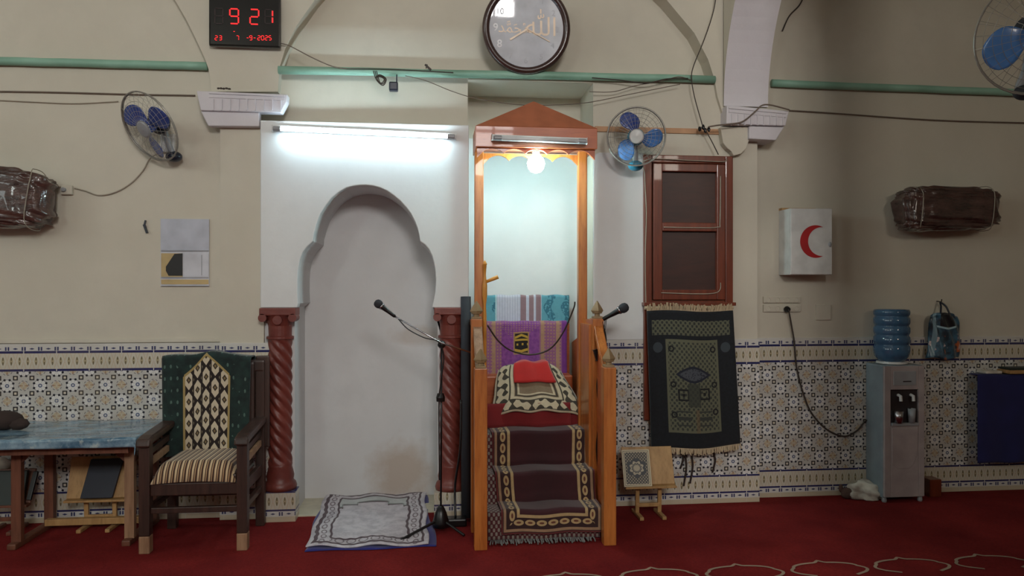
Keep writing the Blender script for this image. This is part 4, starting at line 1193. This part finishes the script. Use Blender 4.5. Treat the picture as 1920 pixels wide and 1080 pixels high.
# round clock
yc = -.10
cc = Pt(987, 54, yc); RC = .298
rcx = thing('round_clock', cc, 'large round clock with dark brown rim, grey dial and gold calligraphy', 'clock')
tilt = math.radians(9.2)
A = frame(cc, (0, -math.cos(tilt), -math.sin(tilt)))
MB().lathe([(RC*.84, .0), (RC*.85, .018), (RC*.9, .03), (RC*.96, .028), (RC, .012), (RC, -.02), (RC*.9, -.03)], M4=A, n=64).build('rim', M['clockrim'], rcx, smooth=True)
MB().lathe([(.001, .003), (RC*.86, .003), (RC*.86, -.01)], M4=A, n=48).build('dial', M['clockface'], rcx)
def text(body, size, pos, mat, parent, name, font=None, A=A, ex=.0006, off=0.0):
    cu = bpy.data.curves.new(name, 'FONT'); cu.body = body; cu.size = size; cu.align_x = 'CENTER'; cu.align_y = 'CENTER'; cu.extrude = ex; cu.offset = off
    o = bpy.data.objects.new(name, cu); C.objects.link(o); cu.materials.append(mat)
    bpy.context.view_layer.update()
    dg = bpy.context.evaluated_depsgraph_get(); me = bpy.data.meshes.new_from_object(o.evaluated_get(dg))
    bpy.data.objects.remove(o)
    o = bpy.data.objects.new(name, me); C.objects.link(o)
    o.parent = parent; o.matrix_parent_inverse = Matrix.Translation(-parent.location)
    o.matrix_world = A @ Matrix.Translation((pos[0], pos[1], .0045))
    if not me.materials: me.materials.append(mat)
    return o
M['faint'] = material('pale_grey_ink', rgb(184, 186, 194), .5)  # most numerals paled in colour to imitate glare on the glass
for h in range(1, 13):
    a = PI/2-h*PI/6; vis = h in (8, 9, 12)
    text(str(h), .07 if vis else .055, (RC*.70*math.cos(a), RC*.70*math.sin(a)), M['wht'] if vis else M['faint'], rcx, 'numeral', off=.001 if vis else 0)
text('\uFDF2', .17, (.10, .01), M['gold'], rcx, 'calligraphy'); text('\uFDF4', .095, (-.085, .0), M['gold'], rcx, 'calligraphy')
m = MB(); m.beam(A @ Vector((.01, .0, .008)), A @ Vector((-.11, -.075, .008)), .012, .002, up=(0, 1, 0)); m.build('hour_hand', M['gold'], rcx)
m = MB(); m.beam(A @ Vector((-.01, .005, .010)), A @ Vector((.16, -.08, .010)), .006, .002, up=(0, 1, 0)); m.build('minute_hand', M['gold'], rcx)

# ------------------------------------------------------------------ calendar
ycn = .024
cl = thing('wall_calendar', Pt(346, 537, ycn), 'paper wall calendar with white sheet above a dark and gold picture', 'calendar')
def quad(name, u0, v0, u1, v1, y, mat, par, th=.004):
    a = Pt(u0, v1, y); b = Pt(u1, v0, y); return MB().box(a.x, b.x, y, y+th, a.z, b.z).build(name, mat, par)
quad('backing_card', 301, 411, 392, 537, .022, M['paper'], cl, .006)
M['calup'] = material('pale_blue_grey_sheet', rgb(188, 192, 204), .6)
quad('upper_sheet', 301, 411, 392, 469, .018, M['calup'], cl)
pc = quad('picture', 302, 475, 342, 519, .018, M['calgold'], cl)
a = Pt(0, 0, .015)
MB().prism(poly(.015, [(311, 500), (327, 476), (342, 475), (342, 517), (316, 517), (311, 508)]), 'y', .015, .018).build('dark_print', M['caldark'], cl)
quad('date_block', 344, 475, 391, 518, .018, M['paper'], cl)
quad('footer_strip', 302, 524, 391, 533, .018, M['calgold'], cl, .003)
m = MB()
for v in (470.5, 520.5, 536): m.beam(Pt(302, v, .017), Pt(391, v, .017), .004, .004)
m.beam(Pt(378, 478, .017), Pt(378, 516, .017), .004, .002)
m.build('rule_lines', M['greyp'], cl)
m = MB(); m.beam(Pt(273, 413, .02), Pt(270, 424, .02), .012, .008); m.beam(Pt(270, 421, .02), Pt(276, 437, .02), .016, .012); m.tube([Pt(272, 424, .03), Pt(272, 424, .01)], .008, 8)
tag(m.build('wall_hook', M['darkblue']), 'small dark hook on the bare wall beside the calendar', 'hook')

# ------------------------------------------------------------------ plastic-wrapped bundles on the wall
def wrapped(name, c, hx_, hy_, hz_, label, rot=0, seed=1):
    random.seed(seed); m = MB()
    vs = bmesh.ops.create_icosphere(m.b, subdivisions=5, radius=1)['verts']
    for v in vs:
        p = v.co.copy()
        q_ = Vector([math.copysign(abs(k)**.42, k) for k in p]); mx_ = max(abs(k) for k in p)
        wr = 1+.03*math.sin(p.x*9+p.z*13+seed)+.025*math.sin(p.x*21-p.y*11)+.02*math.sin(p.z*29+p.x*7)
        v.co = Vector((q_.x*hx_*wr, q_.y*hy_*wr, q_.z*hz_*wr*(1-.08*p.x)))
    Rm = Matrix.Translation(c) @ Matrix.Rotation(rot, 4, 'Y')
    for v in m.b.verts: v.co = Rm @ v.co
    o = m.build(name, M['wrap'], smooth=True); tag(o, label, 'wrapped bundle', 'plastic-wrapped bundles on the wall')
    for k in (-.72, .74):
        s = MB()
        pts = []
        for i in range(25):
            a = 2*PI*i/24; pts.append(Rm @ Vector((k*hx_+.01*math.sin(3*a), math.copysign(abs(math.cos(a))**.6, math.cos(a))*hy_*1.04, math.copysign(abs(math.sin(a))**.6, math.sin(a))*hz_*1.04)))
        s.tube(pts, .003, 5)
        s.build('binding_cord', M['palecable'], o)
a = Pt(1771, 393, -.0); wrapped('wrapped_bundle', Vector((a.x, -.03, a.z)), .375, .11, .155, 'long brown plastic-wrapped bundle high above the water cooler', math.radians(-1), 3)
a = Pt(-18, 368, -.12); wrapped('wrapped_bundle', Vector((a.x, -.10, a.z)), .35, .11, .185, 'brown plastic-wrapped bundle high above the blue table, cut by the photo edge', math.radians(4), 8)

# ------------------------------------------------------------------ first-aid cabinet
yb0 = -.085; a = Pt(1483, 515, yb0); b = Pt(1560, 391, yb0)
fa = thing('first_aid_cabinet', ((a.x+b.x)/2, .1, a.z), 'white metal first-aid cabinet with red crescent', 'cabinet')
MB().box(a.x, b.x, yb0+.012, .10, a.z, b.z, .004).build('body', M['whitep'], fa)
dr = MB().box(a.x, b.x, yb0, yb0+.01, a.z+.002, b.z-.002, .003).build('door', M['whitep'], fa)
cr = MB(); cx_, cz_ = (a.x+b.x)/2+.03, (a.z+b.z)/2; R1 = .115
pts = []
for i in range(33):
    t = math.radians(62+i*(236)/32); pts.append((cx_+R1*math.cos(t), cz_+R1*math.sin(t)))
c2x = cx_+.045; p_a = pts[0]; R2 = math.hypot(p_a[0]-c2x, p_a[1]-cz_); a0 = math.atan2(p_a[1]-cz_, p_a[0]-c2x)
inn = []
for i in range(33):
    t = a0+(2*PI-2*a0)*i/32; inn.append((c2x+R2*math.cos(t), cz_+R2*math.sin(t)))
A_ = [cr.b.verts.new((p[0], yb0-.002, p[1])) for p in pts]; B_ = [cr.b.verts.new((p[0], yb0-.002, p[1])) for p in inn[1:-1]]
B_ = [A_[0]]+B_+[A_[-1]]
for i in range(32):
    vs = []
    for v in (A_[i], A_[i+1], B_[i+1], B_[i]):
        if v not in vs: vs.append(v)
    if len(vs) > 2: cr.b.faces.new(vs)
cr.build('crescent', M['redp'], dr, solid=.002)
MB().ball((b.x-.018, yb0-.006, cz_-.02), .012, (1, .6, 1.6), 2).build('handle', M['greyp'], dr)
MB().box(a.x+.0, b.x-.05, .05, .10, b.z+.001, b.z+.016).build('top_hinge', M['tanwood'], fa)

# sockets
def sock(u0, v0, u1, v1, n, label):
    a = Pt(u0, v1, .1); b = Pt(u1, v0, .1); t = thing('socket_strip', (a.x, .1, a.z), label, 'socket')
    MB().box(a.x, b.x, .086, .1, a.z, b.z, .004).build('plate', M['cream'], t)
    w = (b.x-a.x)/n
    for k in range(n):
        MB().lathe([(.02, 0), (.022, .004), (.016, .005), (.014, .002), (.002, .002)], M4=frame((a.x+w*(k+.5), .087, (a.z+b.z)/2), (0, -1, 0)), n=16).build('socket_well', M['cream'], t)
sock(1430, 556, 1500, 568, 4, 'cream socket strip on the wall, the upper of two'); sock(1430, 571, 1500, 585, 4, 'cream socket strip holding the cooler plug, the lower of two')
quad_ = Pt(1529, 600, .1); q2 = Pt(1557, 571, .1)
tag(MB().box(quad_.x, q2.x, .09, .1, quad_.z, q2.z, .003).build('junction_cover', M['cream']), 'square cream cover plate on the wall beside the socket strips', 'cover plate')
pg = Pt(1476, 580, .07)
kc = thing('power_cable', pg, 'dark power cable drooping from the socket strip to the water cooler', 'cable')
MB().lathe([(.02, 0), (.024, .012), (.016, .035)], M4=frame((pg.x, .084, pg.z), (0, -1, 0)), n=14).build('plug', M['black'], kc)
MB().tube(smoothpath([Vector((pg.x, .05, pg.z))]+path(.07, (1484, 610), (1489, 640), (1494, 690), (1507, 740), (1522, 775), (1550, 805), (1582, 818), (1606, 808), (1622, 790), (1640, 782))), .006, 8).build('cord', M['darkcable'], kc, smooth=True)
# junction near the fan
a = Pt(128, 357, .03)
jb = thing('cable_junction', (a.x, .03, a.z), 'small cream socket box where the fan lead ends', 'socket')
MB().box(a.x-.034, a.x+.034, 0, .03, a.z-.03, a.z+.03, .006).build('box', M['cream'], jb); MB().lathe([(.013, 0), (.013, .022)], M4=frame((a.x-.01, 0.002, a.z), (0, -1, 0)), n=12).build('plug', M['greyp'], jb)
cablething('fan_lead', [Pt(300, 285, -.10), Pt(281, 298, .0)]+path(.022, (268, 320), (245, 344), (215, 361), (185, 366), (160, 358), (140, 353)), .0045, M['palecable'], 'pale lead curving from the tilted fan to the small socket box', 'cable')
cablething('bundle_lead', path(.022, (118, 349), (102, 354), (92, 362), (88, 376)), .0045, M['palecable'], 'pale lead from the small socket box to the wrapped bundle', 'cable')

# ------------------------------------------------------------------ water cooler
cx0, cx1, cyf, cyb = 3.165, 3.475, -.14, .085
wc = thing('water_cooler', ((cx0+cx1)/2, cyf, 0), 'silver-grey floor-standing water cooler with blue-grey side', 'water cooler')
cz0, cz1 = .03, .972
MB().box(cx0, cx1, cyf+.02, cyb, cz0, cz1, .012).build('body', M['steelgrey'], wc)
fp = MB()
yf1 = cyf; 
for a_, b_, c_1, d_ in ((cx0+.005, cx0+.05, cz0+.01, cz1-.005), (cx1-.05, cx1-.005, cz0+.01, cz1-.005), (cx0+.05, cx1-.05, .80, cz1-.005), (cx0+.05, cx1-.05, cz0+.01, .545)):
    fp.box(a_, b_, yf1, yf1+.024, c_1, d_, .004)
fp.build('front_panel', M['coolfront'], wc)
MB().box(cx0+.05, cx1-.05, cyf+.017, cyf+.022, .545, .80).build('dispensing_recess', M['cooldark'], wc)
MB().box(cx0+.055, cx1-.055, cyf-.012, cyf+.02, .545, .565, .003).build('drip_tray', M['greyp'], wc)
for x in (cx0+.115, cx1-.10):
    MB().tube([(x, cyf+.015, .76), (x, cyf-.015, .755), (x, cyf-.018, .72)], .011, 10).build('tap', M['whitep'], wc)
MB().box(cx0+.07, cx1-.07, cyf-.004, cyf+.002, .83, .93, .003).build('control_panel', M['greyp'], wc)
MB().box(cx0+.14, cx0+.2, cyf-.007, cyf-.003, .855, .862).build('label_strip', M['cooldark'], wc)
MB().prism([(cx0+.06, .53), (cx1-.055, .53), (cx1-.06, .35), (cx1-.09, .27), (cx1-.12, .24), (cx0+.1, .24), (cx0+.06, .28)], 'y', cyf-.003, cyf+.002).build('lower_door', M['coolfront'], wc, bev=.003)
for x in (cx0+.02, cx1-.02):
    for y in (cyf+.03, cyb-.03): MB().lathe([(.014, 0), (.018, .01), (.014, .034)], (x, y, 0), 12).build('foot', M['greyp'], wc)
# cups on tray
for dx, h, r in ((.10, .085, .034), (.2, .10, .026)):
    o = MB().lathe([(r*.8, .566), (r, .566+h), (r*.9, .566+h), (r*.72, .572)], (cx0+dx+.005, cyf-.004+.0, 0), 18).build('cup', M['chrome'] if dx < .15 else M['greyp'], smooth=True)
    tag(o, 'wide steel cup in the dispensing bay of the water cooler' if dx < .15 else 'narrow grey cup in the dispensing bay of the water cooler', 'cup')
bx_, by_ = (cx0+cx1)/2-.025, (cyf+cyb)/2+.0
wbk = thing('water_bottle', (bx_, by_, cz1), 'large blue ribbed water bottle upside down on the cooler', 'water bottle')
pf = [(.03, 0), (.06, .003), (.085, .02), (.11, .05), (.118, .075)]
z = .08
for k in range(4):
    pf += [(.118, z), (.121, z+.012), (.121, z+.042), (.112, z+.052), (.112, z+.06)]; z += .068
pf += [(.12, z), (.122, z+.02), (.116, z+.036), (.08, z+.04), (.02, z+.036)]
MB().lathe([(r, zz_+cz1+.004) for r, zz_ in pf], (bx_, by_, 0), 32).build('bottle_body', M['water'], wbk, smooth=True)
MB().lathe([(.09, cz1), (.105, cz1+.006), (.10, cz1+.02), (.05, cz1+.022)], (bx_, by_, 0), 24).build('collar', M['whitep'], wbk)
# block behind the cooler
a = Pt(1748, 912, .03)
tag(MB().box(ux(1735, .02), ux(1757, .02), -.03, .08, 0, vz(1745, 896, .02), .006).build('wooden_block', M['redwood']), 'small reddish wooden block on the floor next to the cooler', 'block')
# rag on floor
c_ = Fl(1622, 936); m = MB()
vs = bmesh.ops.create_icosphere(m.b, subdivisions=4, radius=1)['verts']
for v in vs:
    p = v.co; k = 1+.16*math.sin(p.x*5+1)*math.sin(p.y*6)+.10*math.sin(p.z*9+p.x*4)+.05*math.sin(p.x*17)*math.sin(p.z*13)
    v.co = Vector((c_.x+.02+p.x*.145*k, c_.y+.02+p.y*.08*k, max(.004, .045+p.z*.08*k*(1-.25*p.x))))
rg = m.build('crumpled_cloth', M['rag'], smooth=True); tag(rg, 'crumpled white cloth lying on the carpet at the foot of the cooler', 'cloth')
m = MB(); m.ball((c_.x-.12, c_.y+.03, .04), .05, (.9, .7, .8), 3, .08); m.ball((c_.x-.155, c_.y+.05, .07), .022, (.7, .6, 1.4), 2, .1); m.build('brown_patch', M['ragdark'], rg, smooth=True)
MB().ball((c_.x+.155, c_.y-.01, .03), .03, (.8, .7, .9), 2, .15).build('brown_patch', M['ragdark'], rg, smooth=True)

# hanging bag
def bg(u, v):
    w = .125*(1-.35*max(0, v-.75)*4*.6)*(1+.1*(.5-v)); c0 = Pt(1771, 672, .02)
    return Vector((c0.x+(u-.5)*2*w+.02*math.sin(v*3), .05-.055*math.sin(PI*u)*(1-.4*v)-.008*math.sin(u*19+v*9), c0.z+.345*v-(.03*abs(u-.5)*2 if v > .9 else 0)+.008*math.sin(u*9)))
bgo = thing('hanging_bag', Pt(1770, 600, .05), 'blue printed plastic bag hanging on the wall beside the water bottle', 'bag')
MB().grid(bg, 24, 24).build('bag_body', M['bag'], bgo, smooth=True, solid=.004)
c0 = Pt(1765, 580, .05)
MB().tube(smoothpath([bg(.3, .98), Vector((c0.x-.01, .04, c0.z+.02)), Vector((c0.x, .06, c0.z+.05)), Vector((c0.x+.03, .04, c0.z+.02)), bg(.7, .98)]), .007, 6).build('handle', M['darkblue'], bgo, smooth=True)
MB().tube([(c0.x, .10, c0.z+.06), (c0.x, .05, c0.z+.055), (c0.x, .045, c0.z+.075)], .004, 6).build('hook', M['darkcable'], bgo)

# wall shelf with blue cloth
sx0_, sx1_ = ux(1830, .0), ux(1985, .0); zsh = vz(1850, 702, -.02)
sh = thing('wall_shelf', (sx0_, .1, zsh), 'low wall shelf hidden under a hanging blue cloth', 'shelf')
MB().box(sx0_+.16, sx1_, -.005, .088, zsh-.03, zsh-.012).build('board', M['dkwood'], sh)
for x in (sx0_+.25, sx1_-.12): MB().prism([(.088, zsh-.03), (.0, zsh-.03), (.088, zsh-.2)], 'x', x-.01, x+.01).build('bracket', M['dkwood'], sh)
zlow = vz(1850, 868, -.02)
def bcl(u, v):
    s = v*(zsh-zlow+.09); h = zsh-zlow
    x = sx0_-.005+(sx1_-sx0_)*u
    if s < h: y, z = -.022-.01*math.sin(u*16)*(1-v), zlow+s
    else: y, z = -.02+(s-h), zsh-.004
    return Vector((x, y, z+.004*math.sin(u*13)))
tag(MB().grid(bcl, 40, 40).build('shelf_cloth', M['shelfblue'], smooth=True, solid=.006), 'deep blue cloth hanging from the low wall shelf', 'cloth')
a = Pt(1878, 700, -.06)
tag(MB().box(a.x-.09, a.x+.04, -.02, .08, zsh+.004, zsh+.024, .006).build('folded_towel', M['rag']), 'folded white towel on the blue-covered shelf', 'towel')
tag(MB().box(ux(1888, -.02), ux(1940, -.02), -.05, .08, zsh+.004, zsh+.03, .004).build('thick_book', M['tanwood']), 'thick tan book on the blue-covered shelf, beneath a green one', 'book')
tag(MB().box(ux(1892, -.02), ux(1936, -.02), -.04, .075, zsh+.031, zsh+.047, .003).build('green_book', M['dgreen']), 'slim dark green book topmost on the blue-covered shelf', 'book')

# ------------------------------------------------------------------ cables along the wall
cablething('wall_cable', path(.018, (-40, 171), (100, 173), (250, 177), (366, 179)), 0.0047, M['cable'], 'taut brownish cable across the wall just above the tilted fan')
cablething('wall_cable', path(.018, (-40, 186), (60, 191), (140, 194), (222, 190)), 0.0027, M['palecable'], 'thin pale cable sagging towards the tilted fan')
cablething('wall_cable', path(-.06, (526, 81), (545, 87), (585, 108), (622, 124), (650, 129)), 0.0035, M['cable'], 'brown cable sloping from the digital clock down to the green pipe')
cablething('wall_cable', path(-.062, (650, 129), (700, 129), (760, 131), (800, 133), (850, 136)), 0.0027, M['darkcable'], 'dark cable lying along the top of the green pipe')
cablething('wall_cable', path(-.07, (760, 142), (800, 152), (850, 172), (900, 186), (980, 197), (1060, 196), (1110, 191), (1180, 177), (1240, 165), (1275, 158)), 0.0027, M['cable'], 'long brown cable sagging in front of the pulpit recess')
cablething('wall_cable', path(-.06, (1105, 172), (1150, 172), (1190, 161), (1240, 152), (1272, 144), (1296, 150)), 0.0027, M['cable'], 'brown cable looping over the green pipe near the pulpit fan')
cablething('wall_cable', path(-.07, (1110, 146), (1160, 150), (1210, 156), (1250, 148), (1290, 147)), 0.0039, M['darkcable'], 'dark cable resting on the green pipe beyond the round clock')
cablething('wall_cable', path(-.08, (1344, -20), (1338, 20), (1322, 70), (1300, 125), (1297, 150), (1303, 185), (1318, 238)), 0.0035, M['darkcable'], 'dark cable dropping from above to the black knot over the window')
cablething('wall_cable', path(-.08, (1322, 242), (1336, 268), (1347, 290)), 0.0035, M['darkcable'], 'short dark cable between the black knot and the window top')
cablething('wall_cable', path(-.135, (1328, 238), (1345, 235), (1365, 233), (1392, 228), (1415, 210), (1428, 198), (1445, 197), (1480, 206)), 0.0051, M['cable'], 'brown cable climbing across the corbel beneath the big arch')
cablething('wall_cable', path(.085, (1480, 207), (1560, 212), (1700, 222), (1800, 227), (1960, 231)), 0.0043, M['cable'], 'brown cable running across the dark bay toward the corner fan')
cablething('wall_cable', path(.085, (1512, -20), (1500, 8), (1480, 30), (1467, 58)), 0.0047, M['darkcable'], 'short dark cable curving beside the big arch near the ceiling')
m = MB()
for k in range(3): m.tube(smoothpath([Pt(700+3*k, 133, -.065), Pt(706+3*k, 150+2*k, -.08), Pt(718, 160-3*k, -.09), Pt(724-2*k, 148, -.08), Pt(712, 140+2*k, -.07), Pt(703, 146, -.07)]), .0035, 5)
tag(m.build('coiled_wire', M['darkcable'], smooth=True), 'tangled dark wire coil hanging from the green pipe', 'wire')
m = MB(); a = Pt(738, 161, -.07); m.box(a.x-.03, a.x+.03, -.09, -.04, a.z-.035, a.z+.025, .01); m.tube([a+Vector((.02, 0, .02)), Pt(744, 140, -.05)], .004, 6)
tag(m.build('black_plug', M['darkblue']), 'black plug dangling below the green pipe beside the wire coil', 'plug')
m = MB(); m.beam(Pt(797, 121, -.06), Pt(808, 131, -.06), .012, .012); m.beam(Pt(801, 121, -.06), Pt(799, 128, -.06), .008, .008)
tag(m.build('pipe_clip', M['darkcable']), 'small black clip sticking up from the green pipe', 'clip')
a = Pt(1320, 242, -.075); m = MB()
for k in range(4): m.ball(a+Vector((-.03+.02*k, -.01*(k % 2), .012*math.sin(k*2))), .014, (.8, .7, 1.3), 2, .2)
tag(m.build('cable_knot', M['black']), 'black taped cable knot above the wooden window', 'cable knot')
m = MB(); a = Pt(420, 166, -.09); 
for k in range(5): m.ball(a+Vector((-.035+.017*k, 0, .0+.004*math.sin(k*3))), .009, (1.1, .7, .7), 2, .2)
tag(m.build('loose_fixing', M['darkcable']), 'small dark debris on top of the corbel under the digital clock', 'debris')
